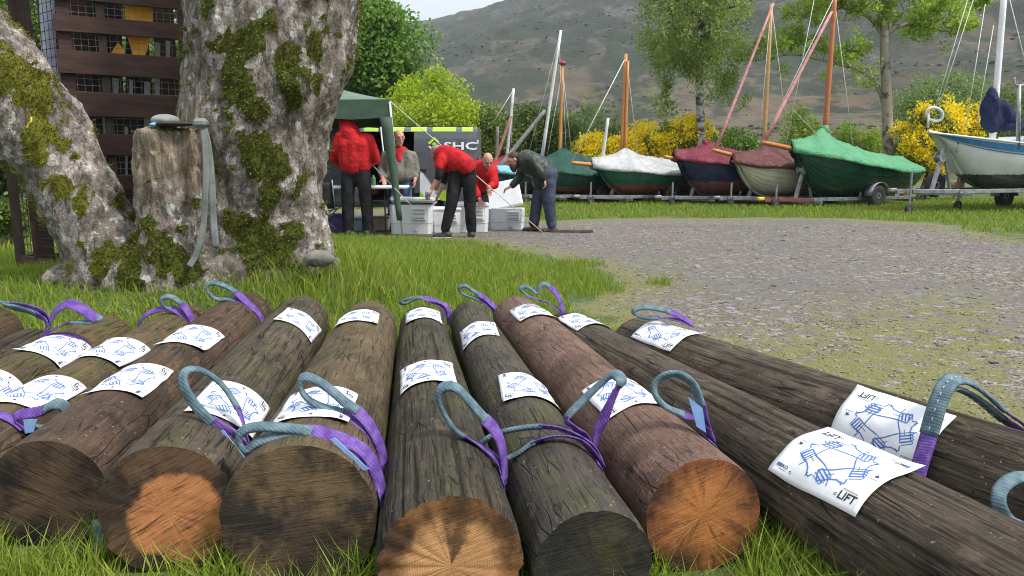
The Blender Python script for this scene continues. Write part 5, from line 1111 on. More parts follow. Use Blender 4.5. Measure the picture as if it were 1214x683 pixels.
# --- bald person in grey jacket behind the table
Y = 12.15; p2 = thing('person', 'bald person in open grey jacket over red shirt behind the table', 'person', (B(473, 275).x, Y, 0), group='people working by the coolers')
mb = MB(); H = head_p(mb, B(473, 163.5, -.05), (.45, -1, -.12), (0, -.05, 1), 1.12); capsule(mb, B(472, 172), B(472, 182), .065, .07); capsule(mb, B(472, 186, .05), B(472, 212, .05), .11, .11, .75)
zf = lambda x, z, dy=0: Vector((B(x, 200).x, Y + dy, z))
for s_ in (-1, 1):
    capsule(mb, zf(473 + s_ * 7, .9), zf(473 + s_ * 8, .5), .08, .06); capsule(mb, zf(473 + s_ * 8, .5), zf(473 + s_ * 9, .08), .06, .045)
capsule(mb, B(455, 186), B(451, 203, -.02), .055, .045); capsule(mb, B(451, 203, -.02), B(454, 212, -.2), .045, .032); hand_p(mb, B(454, 212, -.2), (.3, -.8, -.4), (0, 0, -1), .5)
capsule(mb, B(489, 186), B(493, 203), .055, .045); capsule(mb, B(493, 203), B(492, 213, -.1), .045, .032); hand_p(mb, B(492, 213, -.1), (-.1, -.3, -1), (-1, 0, 0), .6)
body_obj('body', mb, skin, p2, .009); face(p2, H, 1.12)
mb = MB(); capsule(mb, B(473, 179, -.05), B(473.5, 191, -.115), .085, .05, .9); capsule(mb, B(467, 179), B(479, 179), .07, .07); body_obj('shirt', mb, red_c, p2, .012, .005)
mb = MB()
for s_ in (-1, 1):
    capsule(mb, B(473 + s_ * 10, 186, -.02), B(473 + s_ * 9, 207, -.03), .115, .125, 1.1, (0, 1, 0)); capsule(mb, B(473 + s_ * 16, 185), B(473 + s_ * 20.5, 202, -.01), .08, .068)
    capsule(mb, B(473 + s_ * 5.5, 180, -.07), B(473 + s_ * 3, 195, -.12), .03, .05)
capsule(mb, B(473, 199, -.07), B(473, 207, -.07), .12, .13); capsule(mb, B(452, 202, -.01), B(454, 210, -.15), .066, .052); capsule(mb, B(493, 202), B(492.5, 210, -.06), .066, .055); capsule(mb, B(464, 186, .08), B(481, 186, .08), .11, .11)
body_obj('jacket', mb, grey_c, p2, .014, .016, 8)
mb = MB(); capsule(mb, zf(468, .95), zf(478, .95), .135, .135, .85)
for s_ in (-1, 1): capsule(mb, zf(473 + s_ * 7, .92), zf(473 + s_ * 8, .5), .11, .09); capsule(mb, zf(473 + s_ * 8, .5), zf(473 + s_ * 9, .07), .088, .08)
body_obj('trousers', mb, jean, p2, .016, .012)
for s_ in (-1, 1): shoe(p2, zf(473 + s_ * 9, .08), (s_ * .3, -1, 0), shoe_b)

# --- red T-shirt, bending to the left, back to us
Y = 10.75; p3 = thing('person', 'person in red T-shirt over black sleeves bending left over the coolers', 'person', (B(545, 280).x, Y, 0), group='people working by the coolers')
mb = MB(); H = head_p(mb, B(518, 181, .28), (-.5, .55, -.75), (-.6, .1, .6)); capsule(mb, B(521, 184, .22), B(527, 187, .14), .06, .065); capsule(mb, B(529, 188, .12), B(547, 196, 0), .15, .14, .75, (0, 1, 0))
legs3 = [((542, 200, .05), (536, 238, -.02), (528, 271, .0), (-1, -.15, 0)), ((556, 200, -.02), (557, 238, .0), (559, 272, .02), (-.25, 1, 0))]
for (h_, k_, a_, f_) in legs3: capsule(mb, B(*h_), B(*k_), .075, .055); capsule(mb, B(*k_), B(*a_), .055, .04)
arm3 = [((522, 189, -.02), (521, 207, -.08), (512, 224, -.06)), ((530, 192, .28), (528, 212, .34), (520, 230, .30))]
for (s0_, e_, h_) in arm3: capsule(mb, B(*s0_), B(*e_), .05, .042); capsule(mb, B(*e_), B(*h_), .042, .03); hand_p(mb, B(*h_), (-.35, 0, -1), (-1, 0, -.2), .8)
body_obj('body', mb, skin, p3, .009); face(p3, H)
mb = MB(); capsule(mb, B(528, 187, .12), B(540, 191, .05), .185, .185, .8, (0, 1, .3)); capsule(mb, B(540, 191, .05), B(551, 197, -.02), .18, .165, .85, (0, 1, .3)); capsule(mb, B(524, 188, .0), B(521, 197, -.05), .085, .08); capsule(mb, B(530, 190, .24), B(528, 200, .3), .085, .08); capsule(mb, B(523, 184, .18), B(528, 187, .14), .075, .09)
body_obj('tshirt', mb, red_c, p3, .016, .014, 8)
for (s0_, e_, h_) in arm3: mb = MB(); w_ = Vector(B(*e_)).lerp(B(*h_), .22); capsule(mb, B(*s0_), B(*e_), .066, .06); capsule(mb, B(*e_), w_, .06, .052); body_obj('sleeve', mb, black_c, p3, .012, .006)
mb = MB(); capsule(mb, B(546, 200, .02), B(554, 201, -.02), .135, .135, .95)
for (h_, k_, a_, f_) in legs3: capsule(mb, B(*h_), B(*k_), .108, .09); capsule(mb, B(*k_), B(*a_), .09, .072)
body_obj('trousers', mb, black_c, p3, .016, .014, 9)
mb = MB(); ellip(mb, Vector(B(518.5, 178.5, .25)), (.088, .1, .085)); body_obj('hair', mb, hair_g, p3, .012, .006, 30)
for (h_, k_, a_, f_) in legs3: shoe(p3, B(*a_), f_, shoe_k, white=True)
mb = MB(); q = B(507, 232, -.08); mb.lathe([(.03, 0), (.034, .01), (.034, .11), (.03, .12)], q - up * .06, n=14); tag(mb.build('drink_can', pm('can_grey', (0.3, 0.32, 0.36), (0.12, 0.12, 0.15), 20, .35, 0, metal=.6), None, smooth=True, loc=tuple(q)), 'drink can held by the bending person in the red T-shirt', 'can')

# --- bald person in red hoodie facing us, bending
Y = 11.75; p4 = thing('person', 'bald person in red hoodie leaning forward behind the open cooler', 'person', (B(566, 274).x, Y + .15, 0), group='people working by the coolers')
mb = MB(); H = head_p(mb, B(578, 190, -.28), (.25, -.75, -.55), (.12, -.4, .85), 1.02); capsule(mb, B(576, 196, -.18), B(573, 201, -.08), .06, .07); capsule(mb, B(572, 204, -.04), B(563, 222, .22), .17, .15, .8)
for s_ in (-1, 1): capsule(mb, zf(562 + s_ * 7, .88, .28), zf(564 + s_ * 8, .48, .12), .08, .06); capsule(mb, zf(564 + s_ * 8, .48, .12), zf(564 + s_ * 8, .08, .25), .06, .045)
arm4 = [((561, 203, -.06), (562, 222, -.15), (569, 237, -.28)), ((584, 205, -.12), (586, 219, -.22), (579, 222, -.36))]
for (s0_, e_, h_) in arm4: capsule(mb, B(*s0_), B(*e_), .055, .045); capsule(mb, B(*e_), B(*h_), .042, .032); hand_p(mb, B(*h_), (.2, -.3, -1), (0, -1, 0), .6)
body_obj('body', mb, skin, p4, .009); face(p4, H, 1.02)
mb = MB(); capsule(mb, B(573, 204, -.06), B(563, 223, .2), .205, .185, .85); capsule(mb, B(566, 197, -.02), B(571, 198, .02), .09, .1); capsule(mb, B(571, 195, -.05), B(584, 202, -.1), .075, .085)
for (s0_, e_, h_) in arm4: capsule(mb, B(*s0_), B(*e_), .085, .07); capsule(mb, B(*e_), Vector(B(*e_)).lerp(B(*h_), .75), .068, .052)
body_obj('hoodie', mb, red_c, p4, .016, .015, 8)
mb = MB(); capsule(mb, zf(558, .9, .28), zf(566, .9, .28), .14, .14)
for s_ in (-1, 1): capsule(mb, zf(562 + s_ * 7, .88, .28), zf(564 + s_ * 8, .48, .12), .115, .095); capsule(mb, zf(564 + s_ * 8, .48, .12), zf(564 + s_ * 8, .07, .25), .09, .078)
body_obj('trousers', mb, black_c, p4, .016, .012)
for s_ in (-1, 1): shoe(p4, zf(564 + s_ * 8, .08, .25), (s_ * .3, -1, 0), shoe_k)

# --- bearded person in dark green jacket bending left
Y = 11.75; p5 = thing('person', 'bearded person in dark green jacket and blue work trousers bending towards the open cooler', 'person', (B(642, 270).x, Y, 0), group='people working by the coolers')
mb = MB(); H = head_p(mb, B(609, 190, -.02), (-.9, -.22, -.42), (-.45, 0, .85)); capsule(mb, B(614, 191), B(622, 192), .06, .07); capsule(mb, B(624, 193), B(645, 206), .15, .145, .75, (0, 1, 0))
legs5 = [((645, 208, .08), (637, 238, .06), (633, 264, .06), (-1, -.1, 0)), ((650, 208, -.08), (651, 240, -.1), (654, 266, -.08), (-.95, -.25, 0))]
for (h_, k_, a_, f_) in legs5: capsule(mb, B(*h_), B(*k_), .08, .058); capsule(mb, B(*k_), B(*a_), .058, .042)
arm5 = [((630, 190, -.18), (641, 205, -.22), (646, 212, -.2)), ((621, 196, .18), (616, 212, .14), (606, 221, .05))]
for (s0_, e_, h_), d_ in zip(arm5, ((.1, 0, -1), (-1, -.1, -.5))): capsule(mb, B(*s0_), B(*e_), .055, .045); capsule(mb, B(*e_), B(*h_), .042, .032); hand_p(mb, B(*h_), d_, (-.6, 0, -.6), .6)
body_obj('body', mb, skin, p5, .009); face(p5, H)
c, f, u, r, Q = H
mb = MB(); ellip(mb, c + f * .045 - u * .085, (.062, .062, .075), Q); ellip(mb, c + f * .06 - u * .12, (.045, .045, .06), Q); body_obj('beard', mb, hair_d, p5, .01, .008, 40)
mb = MB(); ellip(mb, c + u * .045 - f * .02, (.082, .098, .085), Q); body_obj('hair', mb, hair_d, p5, .01, .006, 40)
mb = MB(); capsule(mb, B(625, 192), B(637, 198), .19, .195, .85, (0, 1, 0)); capsule(mb, B(637, 198), B(649, 207), .195, .18, .88, (0, 1, 0)); capsule(mb, B(618, 188, .0), B(623, 189, .05), .085, .1); capsule(mb, B(644, 206), B(641, 214), .17, .15)
for (s0_, e_, h_) in arm5: capsule(mb, B(*s0_), B(*e_), .085, .072); capsule(mb, B(*e_), Vector(B(*e_)).lerp(B(*h_), .85), .07, .055)
body_obj('jacket', mb, green_c, p5, .016, .018, 8)
mb = MB(); capsule(mb, B(646, 208, .05), B(649, 208, -.06), .155, .155)
for (h_, k_, a_, f_) in legs5: capsule(mb, B(*h_), B(*k_), .125, .10); capsule(mb, B(*k_), B(*a_), .098, .082)
body_obj('trousers', mb, navy_c, p5, .016, .016, 8)
for (h_, k_, a_, f_) in legs5: shoe(p5, B(*a_), f_, shoe_b, 'boot')

# ================================================================ BOATS
def wheel(root, c, r, w=.16, axis=(0, 1, 0)):
    mb = MB(); mb.lathe([(r * .58, -w * .4), (r * .9, -w * .5), (r, -w * .3), (r, w * .3), (r * .9, w * .5), (r * .58, w * .4)], c, axis, 22); t_ = mb.build('wheel', rubber, root, smooth=True)
    mb = MB(); mb.lathe([(.02, -w * .3), (r * .2, -w * .42), (r * .55, -w * .34), (r * .6, -w * .2), (r * .6, w * .2), (r * .55, w * .34), (r * .2, w * .42), (.02, w * .3)], c, axis, 14); mb.build('rim', galv, t_)
def trailer(label, M, L, wheelx, nose, tw=1.5, wr=.27, jock=True, red=False, z=.21, post=True, fender=False, yellow=False):
    o = thing('boat_trailer', label, 'trailer', group='trailers under the boats', M=M); fr = pm('red_oxide_steel', (0.22, 0.06, 0.05), (0.16, 0.045, 0.04), 6, .6) if red else galv
    for s_ in (-1, 1):
        mb = MB(); mb.beam((-L * .45, s_ * tw * .36, z), (nose - .9, s_ * tw * .30, z), .06, .09, bev=.006); mb.build('side_rail', galv, o)
        mb = MB(); mb.beam((nose - .95, s_ * tw * .30, z), (nose - .1, s_ * .05, z), .06, .09, bev=.006); mb.build('drawbar_arm', fr, o)
        wheel(o, (wheelx, s_ * tw * .5, wr), wr)
        if fender:
            P = []
            for k in range(9):
                a = math.pi * k / 8; x_, z_ = wheelx + math.cos(a) * (wr + .06), wr + math.sin(a) * (wr + .06); P += [Vector((x_, s_ * tw * .5 - .12, z_)), Vector((x_, s_ * tw * .5 + .12, z_))]
            mb = MB(); mb.sheet(P, 9, 2); f = mb.build('mudguard', galv, o, smooth=True); f.modifiers.new('t', 'SOLIDIFY').thickness = .012
        mb = MB(); mb.beam((wheelx + .25, s_ * tw * .28, z), (wheelx + .22, s_ * tw * .30, z + .32), .05, .05); mb.box((wheelx + .22, s_ * tw * .29, z + .34), (.3, .09, .05), None, .01); mb.build('bilge_support', galv, o)
    for x in (-L * .44, wheelx, nose - .95): mb = MB(); mb.beam((x, -tw * .46, z - .07), (x, tw * .46, z - .07), .06, .06); mb.build('cross_member', galv, o)
    mb = MB(); mb.beam((nose - .2, 0, z), (nose + .35, 0, z), .08, .10, bev=.006); mb.build('drawbar', fr, o)
    mb = MB(); mb.box((nose + .45, 0, z + .03), (.22, .10, .09), None, .025); mb.build('hitch', pm('yellow_lock', (0.62, 0.45, 0.01), (0.5, 0.36, 0.01), 9, .5) if yellow else galv, o)
    if post:
        mb = MB(); mb.beam((nose - .75, 0, z), (nose - 1.05, 0, z + .95), .07, .07); mb.beam((nose - 1.35, 0, z), (nose - 1.05, 0, z + .9), .05, .05); mb.build('winch_post', galv, o)
        mb = MB(); mb.lathe([(.05, -.09), (.11, -.09), (.11, -.07), (.06, -.06), (.06, .06), (.11, .07), (.11, .09), (.05, .09)], (nose - .93, 0, z + .75), (0, 1, 0), 12); mb.build('winch', galv, o)
    if jock:
        mb = MB(); mb.tube([(nose + .05, .12, .12), (nose + .05, .12, z + .42)], .025, 8); mb.build('jockey_post', galv, o)
        wheel(o, (nose + .05, .12, .11), .11, .06)
    return o
def boat(label, bow, stern, hm, bm_, cover=None, strakes=7, z=(0.32, 1.0, .8, .82), beam=1.7, mast=None, peak=None, group='boats on trailers along the verge', split=.42, tr=None, rake=.34, lap=.6):
    """bow/stern: ground points (x, y). z: keel, sheer at bow, amidships, stern"""
    bx_, by_ = bow; sx, sy = stern; L = math.hypot(bx_ - sx, by_ - sy); ang = math.atan2(by_ - sy, bx_ - sx); M = Matrix.Translation(((bx_ + sx) / 2, (by_ + sy) / 2, 0)) @ Matrix.Rotation(ang, 4, 'Z')
    o = thing('boat', label, 'boat', group=group, M=M); kz, zb, zm, zs = z
    def sheer(t_): return zs * (1 - t_) ** 2 + 2 * (zm * 2 - (zs + zb) / 2) * t_ * (1 - t_) + zb * t_ ** 2
    def half(t_): return beam / 2 * (1 - max(0, (t_ - .42) / .58) ** 2.2) * (1 - .28 * max(0, (.42 - t_) / .42) ** 2) + .02
    def keel(t_): return kz + (sheer(t_) - kz) * .92 * max(0, (t_ - .62) / .38) ** 3.2 + .10 * max(0, (.25 - t_) / .25) ** 2
    def pt(t_, u_, off=0.0):
        b, s_, k = half(t_), sheer(t_), keel(t_); y = b * (math.sin(u_ * math.pi / 2) ** .75); zz_ = k + (s_ - k) * (u_ ** 1.45); x = -L / 2 + L * t_ - rake * (1 - u_) * max(0, t_ - .5) * 2 * .6
        return Vector((x, y + off, zz_))
    nt = 120 if lap == 0 else 60; wl_ = kz + (zm - kz) * split; TS = [i / (nt - 1) for i in range(nt)]
    for s_ in (-1, 1):
        for j in range(strakes):
            u0, u1 = j / strakes, (j + 1) / strakes; P = []
            for t_ in TS:
                for (u_, of) in ((u0, .03), (u0 * .75 + u1 * .25, .024), ((u0 + u1) / 2, .016), (u0 * .25 + u1 * .75, .008), (u1, 0)):
                    q = pt(t_, u_, of * lap * (0 if t_ > .99 else 1)); P.append(Vector((q.x, q.y * s_, q.z)))
            mb = MB(); mb.add(P, [tuple(f) if s_ < 0 else tuple(f)[::-1] for f in grid_faces(nt, 5)]); mb.m = [int(sum(P[q].z for q in f) / 4 > wl_) for f in mb.f]; mb.build('strake', [bm_, hm], o, smooth=True)
    poly = [pt(0, k / 8) for k in range(9)]; poly = [Vector((q.x, -q.y, q.z)) for q in poly[::-1]][:-1] + poly; mb = MB(); mb.add(poly, [tuple(range(len(poly)))]); mb.build('transom', hm, o)
    mb = MB(); mb.tube([pt(t_, 0) - Vector((0, 0, .02)) for t_ in TS], .035, 6); mb.m = [int(len(f) == 4 and sum(mb.v[q][2] for q in f) / 4 > wl_) for f in mb.f]; mb.build('keel', [bm_, hm], o, smooth=True)
    for s_ in (-1, 1): mb = MB(); mb.tube([Vector((q.x, q.y * s_, q.z)) for q in [pt(t_, 1) for t_ in TS]], .025, 6); mb.build('gunwale', hm, o, smooth=True)
    mt = mast[0] if mast else .72
    if cover:
        pk = peak if peak else zm + .5; nv = 17; nt2 = 40; P = []
        for i in range(nt2):
            t_ = -.012 + 1.024 * i / (nt2 - 1); tc_ = min(max(t_, 0), 1); s_ = sheer(tc_) + .03; b = half(tc_) + .06
            rg = s_ + (pk - s_) * (math.exp(-abs(t_ - mt) / (.20 if t_ > mt else .26)) * .93) + .16 * (1 - abs(t_ - .4)) + .20 * max(0, 1 - t_ / .6) + .04 * float(vnoise(np.array([[t_ * 9, L, 2.0]]))[0])
            for j in range(nv):
                v_ = -1 + 2 * j / (nv - 1); a = abs(v_); skirt = .80
                if a > skirt: y, zq = b * (1 + .05 * (a - skirt)), s_ - (a - skirt) / (1 - skirt) * (.07 + .08 * float(vnoise(np.array([[t_ * 7, v_ * 2, L * 3]]))[0]))
                else: y, zq = b * a / skirt, s_ + (rg - s_) * (1 - (a / skirt) ** .8)
                zq += .03 * (float(fbm(np.array([[t_ * 11, v_ * 2.4, L]]), 3)[0]) - .5) + .05 * (float(vnoise(np.array([[t_ * 30, a * 3, L]]))[0]) - .5) * (1 - a) - .02 * abs(math.sin(t_ * 12)) * (a > .3)
                P.append(Vector((-L / 2 + L * t_, math.copysign(y, v_), zq)))
        mb = MB(); mb.sheet(P, nt2, nv); cv = mb.build('cover', cover, o, smooth=True); cv.modifiers.new('t', 'SOLIDIFY').thickness = .006
        for tq in (.28, .55, .84):
            pts = [Vector((q.x, -q.y - .035, q.z)) for q in [pt(tq, u_) for u_ in (1, .8, .55, .3, .05)]]; pts[0].y -= .06; pts[0].z += .10; mb = MB(); mb.tube(pts, .014, 5); mb.build('tie_strap', blackp, o)
    return o, M, L, pt, sheer
def spar(o, name, a, b, r0, r1, mat):
    mb = MB(); a, b = Vector(a), Vector(b); mb.tube([a.lerp(b, k / 5) for k in range(6)], [r0 + (r1 - r0) * k / 5 for k in range(6)], 10); return mb.build(name, mat, o, True, True)
wood_o = pm('varnished_spar', (0.52, 0.24, 0.07), (0.42, 0.17, 0.05), 6, .4, .15, stretch=(6, 6, 1)); wood_t = pm('tan_spar', (0.50, 0.32, 0.13), (0.42, 0.25, 0.1), 6, .45, .15); wood_r = pm('red_brown_spar', (0.45, 0.16, 0.05), (0.38, 0.12, 0.04), 6, .4, .15)
alu = pm('white_alu_spar', (0.62, 0.64, 0.64), (0.5, 0.52, 0.52), 8, .4, .03); pinkr = pm('furled_sail_pink', (0.42, 0.17, 0.17), (0.52, 0.27, 0.26), 12, .85, .5, 60, .01); brownr = pm('furled_sail_brown', (0.28, 0.13, 0.10), (0.2, 0.1, 0.08), 12, .85, .5, 60, .01); greyr = pm('furled_sail_grey', (0.20, 0.195, 0.19), (0.14, 0.135, 0.13), 12, .85, .5, 60, .01)
def rope(o, pts, r=.010): mb = MB(); mb.tube([Vector(p) for p in pts], r, 5); return mb.build('rope', rope_w, o, True, True)
cov = lambda n, a, b: pm('cover_' + n, a, b, 4, .5, .7, 3.2, .14); hul = lambda n, a, b=None: pm('hull_' + n, a, b, 3, .3, .08, 30)
redb = hul('red_bottom', (0.20, 0.065, 0.05), (0.14, 0.05, 0.04))
def bs(bpx, Yb, spx, Ys): a, b = at(bpx, 235, Yb), at(spx, 235, Ys); return (a.x, a.y), (b.x, b.y)
def put(o, M, mpx, mtop, mbot, Y_, r, mat): return spar(o, 'mast', at(mpx[1], mbot, Y_), at(mpx[0], mtop, Y_), r, r * .7, mat)
def tM(M, dx=0.0): return M @ Matrix.Translation((dx, 0, 0))

# red covered boat, partly hidden
bw, st = bs(556, 22.6, 690, 25.2); o, M, L, pt, sh = boat('small boat under a red cover behind the people', bw, st, hul('grey_blue', (0.15, 0.2, 0.22)), redb, cov('red', (0.30, 0.03, 0.035), (0.24, 0.025, 0.03)), z=(.24, 1.0, .78, .8), mast=(.66,), peak=1.45)
spar(o, 'mast', at(599, 205, 23.6), at(609, 105, 23.6), .055, .042, alu); spar(o, 'furled_sail', at(580, 212, 23.0), at(606, 138, 23.6), .06, .045, brownr); spar(o, 'mizzen_mast', at(588, 205, 24.4), at(590, 150, 24.4), .06, .05, greyr); rope(o, [at(609, 106, 23.6), at(585, 145, 23)]); rope(o, [at(609, 106, 23.6), at(604, 205, 24.5)])
trailer('galvanised trailer under the red covered boat', tM(M), L, -.3, L * .5)
# light blue covered boat with tall white mast
bw, st = bs(590, 21.9, 716, 24.2); o, M, L, pt, sh = boat('boat under a light blue cover with a tall white mast', bw, st, hul('teal', (0.03, 0.09, 0.11)), redb, cov('light_blue', (0.20, 0.42, 0.52), (0.15, 0.34, 0.44)), z=(.24, .95, .76, .8), mast=(.6,), peak=1.25)
spar(o, 'mast', at(642, 190, 22.9), at(665, 36, 22.9), .058, .042, alu); spar(o, 'furled_sail', at(586, 206, 22.1), at(646, 131, 22.8), .075, .055, greyr)
for q in ((640, 190), (622, 200), (668, 195)): rope(o, [at(663, 45, 22.9), at(*q, 23.2)], .007)
trailer('galvanised trailer under the light blue covered boat', tM(M), L, -.3, L * .5)
# dark green covered boat
bw, st = bs(622, 21.3, 752, 23.6); o, M, L, pt, sh = boat('dark green boat under a dark green cover with a slim orange mast', bw, st, hul('dark_green', (0.012, 0.07, 0.05), (0.01, 0.055, 0.04)), redb, cov('dark_green', (0.018, 0.075, 0.055), (0.013, 0.055, 0.042)), z=(.25, 1.05, .82, .85), mast=(.68,), peak=1.55)
spar(o, 'mast', at(663, 200, 22.3), at(667, 80, 22.3), .052, .04, wood_o); mb = MB(); ellip(mb, at(667, 75, 22.3), (.10, .10, .07)); mb.build('mast_top', pm('red_cap', (0.4, 0.03, 0.05), None, 9, .6), o, True, True)
rope(o, [at(667, 82, 22.3), at(645, 205, 22.3)], .007); rope(o, [at(667, 82, 22.3), at(680, 205, 22.8)], .007); rope(o, [at(667, 82, 22.3), at(672, 200, 22)], .006)
spar(o, 'mizzen_mast', at(713, 196, 23.2), at(721, 140, 23.2), .06, .045, alu)
trailer('galvanised trailer under the dark green covered boat', tM(M), L, -.2, L * .5)
# grey white cover
bw, st = bs(702, 20.9, 838, 23.2); o, M, L, pt, sh = boat('green clinker boat under a crumpled grey white cover', bw, st, hul('bottle_green', (0.015, 0.10, 0.065), (0.012, 0.08, 0.05)), redb, cov('grey_white', (0.44, 0.45, 0.45), (0.33, 0.34, 0.34)), z=(.25, 1.10, .88, .9), mast=(.74,), peak=1.52, split=.5)
spar(o, 'mast', at(737, 186, 21.6), at(742, 64, 21.6), .06, .05, wood_o); spar(o, 'mast_pole', at(741, 184, 21.55), at(744.5, 72, 21.55), .045, .04, wood_o); spar(o, 'bowsprit', at(678, 193, 20.5), at(712, 196, 21.1), .05, .06, wood_o)
rope(o, [at(742, 68, 21.6), at(679, 190, 20.5)], .014); rope(o, [at(743, 70, 21.6), at(756, 185, 22)], .009)
trailer('galvanised trailer under the boat with the grey white cover', tM(M), L, -.1, L * .52)
# maroon cover, navy hull
bw, st = bs(798, 20.5, 930, 22.8); o, M, L, pt, sh = boat('navy boat with red bottom under a maroon cover', bw, st, hul('navy', (0.012, 0.022, 0.07), (0.01, 0.018, 0.055)), redb, cov('maroon', (0.17, 0.028, 0.045), (0.13, 0.022, 0.035)), z=(.25, 1.32, 1.06, 1.0), mast=(.72,), peak=1.72, split=.5)
spar(o, 'mast_stub', at(835, 190, 21.1), at(836, 166, 21.1), .10, .09, cov('maroon', 0, 0)); spar(o, 'bowsprit', at(788, 186, 20.3), at(812, 190, 20.9), .05, .06, wood_o); spar(o, 'boom', at(842, 184, 21.1), at(880, 193, 21.5), .045, .045, wood_o); rope(o, [at(846, 150, 21.2), at(866, 195, 21.4)], .008)
trailer('galvanised trailer under the maroon covered navy boat', tM(M), L, -.1, L * .52)
# cream hull
bw, st = bs(867, 20.1, 998, 22.4); o, M, L, pt, sh = boat('cream boat under a brown maroon cover', bw, st, hul('cream', (0.56, 0.53, 0.40), (0.48, 0.45, 0.34)), hul('cream', 0), cov('brown_maroon', (0.125, 0.045, 0.045), (0.09, 0.035, 0.035)), z=(.25, 1.20, .98, .95), mast=(.72,), peak=1.68)
spar(o, 'mast', at(905, 185, 20.8), at(914.5, 5, 20.8), .06, .048, wood_t); spar(o, 'furled_sail', at(849, 176, 19.8), at(917, 4, 20.7), .042, .03, pinkr); spar(o, 'bowsprit', at(846, 178, 19.7), at(880, 187, 20.4), .05, .06, wood_o)
rope(o, [at(915, 8, 20.8), at(934, 165, 21.2)], .009); rope(o, [at(914, 10, 20.8), at(898, 190, 20.4)], .007)
trailer('galvanised trailer under the cream boat', tM(M), L, -.1, L * .52)
# green clinker boat with light green cover
bw, st = bs(936, 19.4, 1064, 21.3); o, M, L, pt, sh = boat('bottle green clinker boat under a bright green cover with an orange mast', bw, st, hul('deep_green', (0.008, 0.06, 0.033), (0.006, 0.045, 0.026)), hul('deep_green', 0), cov('bright_green', (0.10, 0.30, 0.155), (0.07, 0.24, 0.12)), strakes=8, z=(.27, 1.52, 1.10, .98), beam=1.85, mast=(.76,), peak=2.0)
spar(o, 'mast', at(977, 175, 20.05), at(991, -20, 20.05), .07, .058, wood_r); mb = MB(); mb.lathe([(.12, 0), (.14, .05), (.11, .16), (.09, .2)], at(977, 158, 20.05), n=14); mb.build('mast_collar', cov('bright_green', 0, 0), o, True, True)
spar(o, 'bowsprit', at(904, 169, 18.9), at(948, 178, 19.6), .055, .065, wood_r); spar(o, 'furled_sail', at(906, 168, 18.95), at(986, 14, 19.9), .05, .034, pinkr)
rope(o, [at(990, 5, 20.05), at(1011, 172, 20.6)], .010); rope(o, [at(990, -5, 20.05), at(906, 165, 18.95)], .010); rope(o, [at(966, -5, 20), at(932, 172, 19.3)], .008); rope(o, [at(940, 130, 19.3), at(974, 165, 19.8)], .008)
P = [at(1062, 236, 21), at(1078, 222, 21), at(1078, 238, 21.02)]; mb = MB(); q = (P[0], P[1], at(1084, 222, 21.05), at(1078, 238, 21.05)); mb.add([p for p in q] + [p + Vector((.02, .06, 0)) for p in q], [(3, 2, 1, 0), (4, 5, 6, 7), (0, 1, 5, 4), (1, 2, 6, 5), (2, 3, 7, 6), (3, 0, 4, 7)]); mb.build('rudder', wood_r, o, True)
trailer('trailer with red drawbar and yellow hitch under the green clinker boat', tM(M), L, -.25, L * .5 + .55, red=True, yellow=True, fender=True, wr=.29)
# white yacht
bw, st = bs(1094, 16.9, 1322, 19.6)
o, M, L, pt, sh = boat('white sailing yacht with a blue stripe at the right edge', bw, st, hul('white', (0.66, 0.68, 0.69), (0.58, 0.60, 0.61)), hul('grey_bottom', (0.06, 0.065, 0.07), (0.035, 0.037, 0.04)), None, strakes=16, z=(.48, 1.80, 1.45, 1.40), beam=2.1, split=.40, rake=1.0, lap=0.0)
stripe = pm('yacht_blue', (0.03, 0.13, 0.25), (0.025, 0.11, 0.22), 5, .3, .03)
for nm, u0, u1, m_ in (('stripe', .86, .965, stripe), ('pin_stripe', .825, .84, stripe)):
    P = [];
    for k in range(22):
        for u_ in (u0, u1): q = pt(k / 21 * .995, u_, .018); P.append(Vector((q.x, -q.y, q.z)))
    mb = MB(); mb.add(P, [tuple(f) for f in grid_faces(22, 2)]); mb.build(nm, m_, o)
    mb = MB(); mb.add([Vector((q.x, -q.y, q.z)) for q in P], [tuple(f)[::-1] for f in grid_faces(22, 2)]); mb.build(nm, m_, o)
P = []
for k in range(22):
    q = pt(k / 21, 1); P += [Vector((q.x, -q.y, q.z)), Vector((q.x, 0, q.z + .06)), Vector((q.x, q.y, q.z))]
mb = MB(); mb.sheet(P, 22, 3); mb.build('deck', hul('white', 0), o)
mb = MB(); c_ = pt(.42, 1); mb.box((c_.x, 0, c_.z + .16), (2.2, 1.2, .36), None, .08); mb.build('cabin', hul('white', 0), o)
spar(o, 'mast', at(1176, 172, 17.8), at(1192, -25, 17.8), .075, .065, pm('white_mast', (0.74, 0.75, 0.76), (0.66, 0.67, 0.68), 6, .35, .02))
nv_c = pm('navy_sail_cover', (0.012, 0.016, 0.05), (0.02, 0.026, 0.07), 7, .75, .5, 20, .02); mb = MB(); B = lambda x, y, dy=0: at(x, y, 17.75 + dy)
capsule(mb, B(1177, 108), B(1175, 128), .10, .27, .6); capsule(mb, B(1176, 126), B(1179, 146), .28, .26, .6); capsule(mb, B(1184, 128), B(1208, 146), .24, .12, .6); capsule(mb, B(1172, 150), B(1214, 152), .10, .09); capsule(mb, B(1200, 150), B(1250, 154), .09, .09)
me = fuse(mb, .03, 2); V = vco(me); V += vno(me) * ((fbm(V * [5, 5, 2], 4) - .5) * .22)[:, None]; Mi = np.array(M.inverted()); V = V @ Mi[:3, :3].T + Mi[:3, 3]; set_co(me, V); me.materials.clear(); link('sail_cover', me, nv_c, o)
ring = [at(1108 + 9.5 * math.cos(a) + 2.5 * math.sin(a), 135.5 + 8.0 * math.sin(a) - 1 * math.cos(a), 16.95 + .06 * math.sin(a)) for a in [k * math.pi / 12 for k in range(25)]]; mb = MB(); mb.tube(ring, .030, 8); mb.build('bow_rail_ring', white_p, o, True, True)
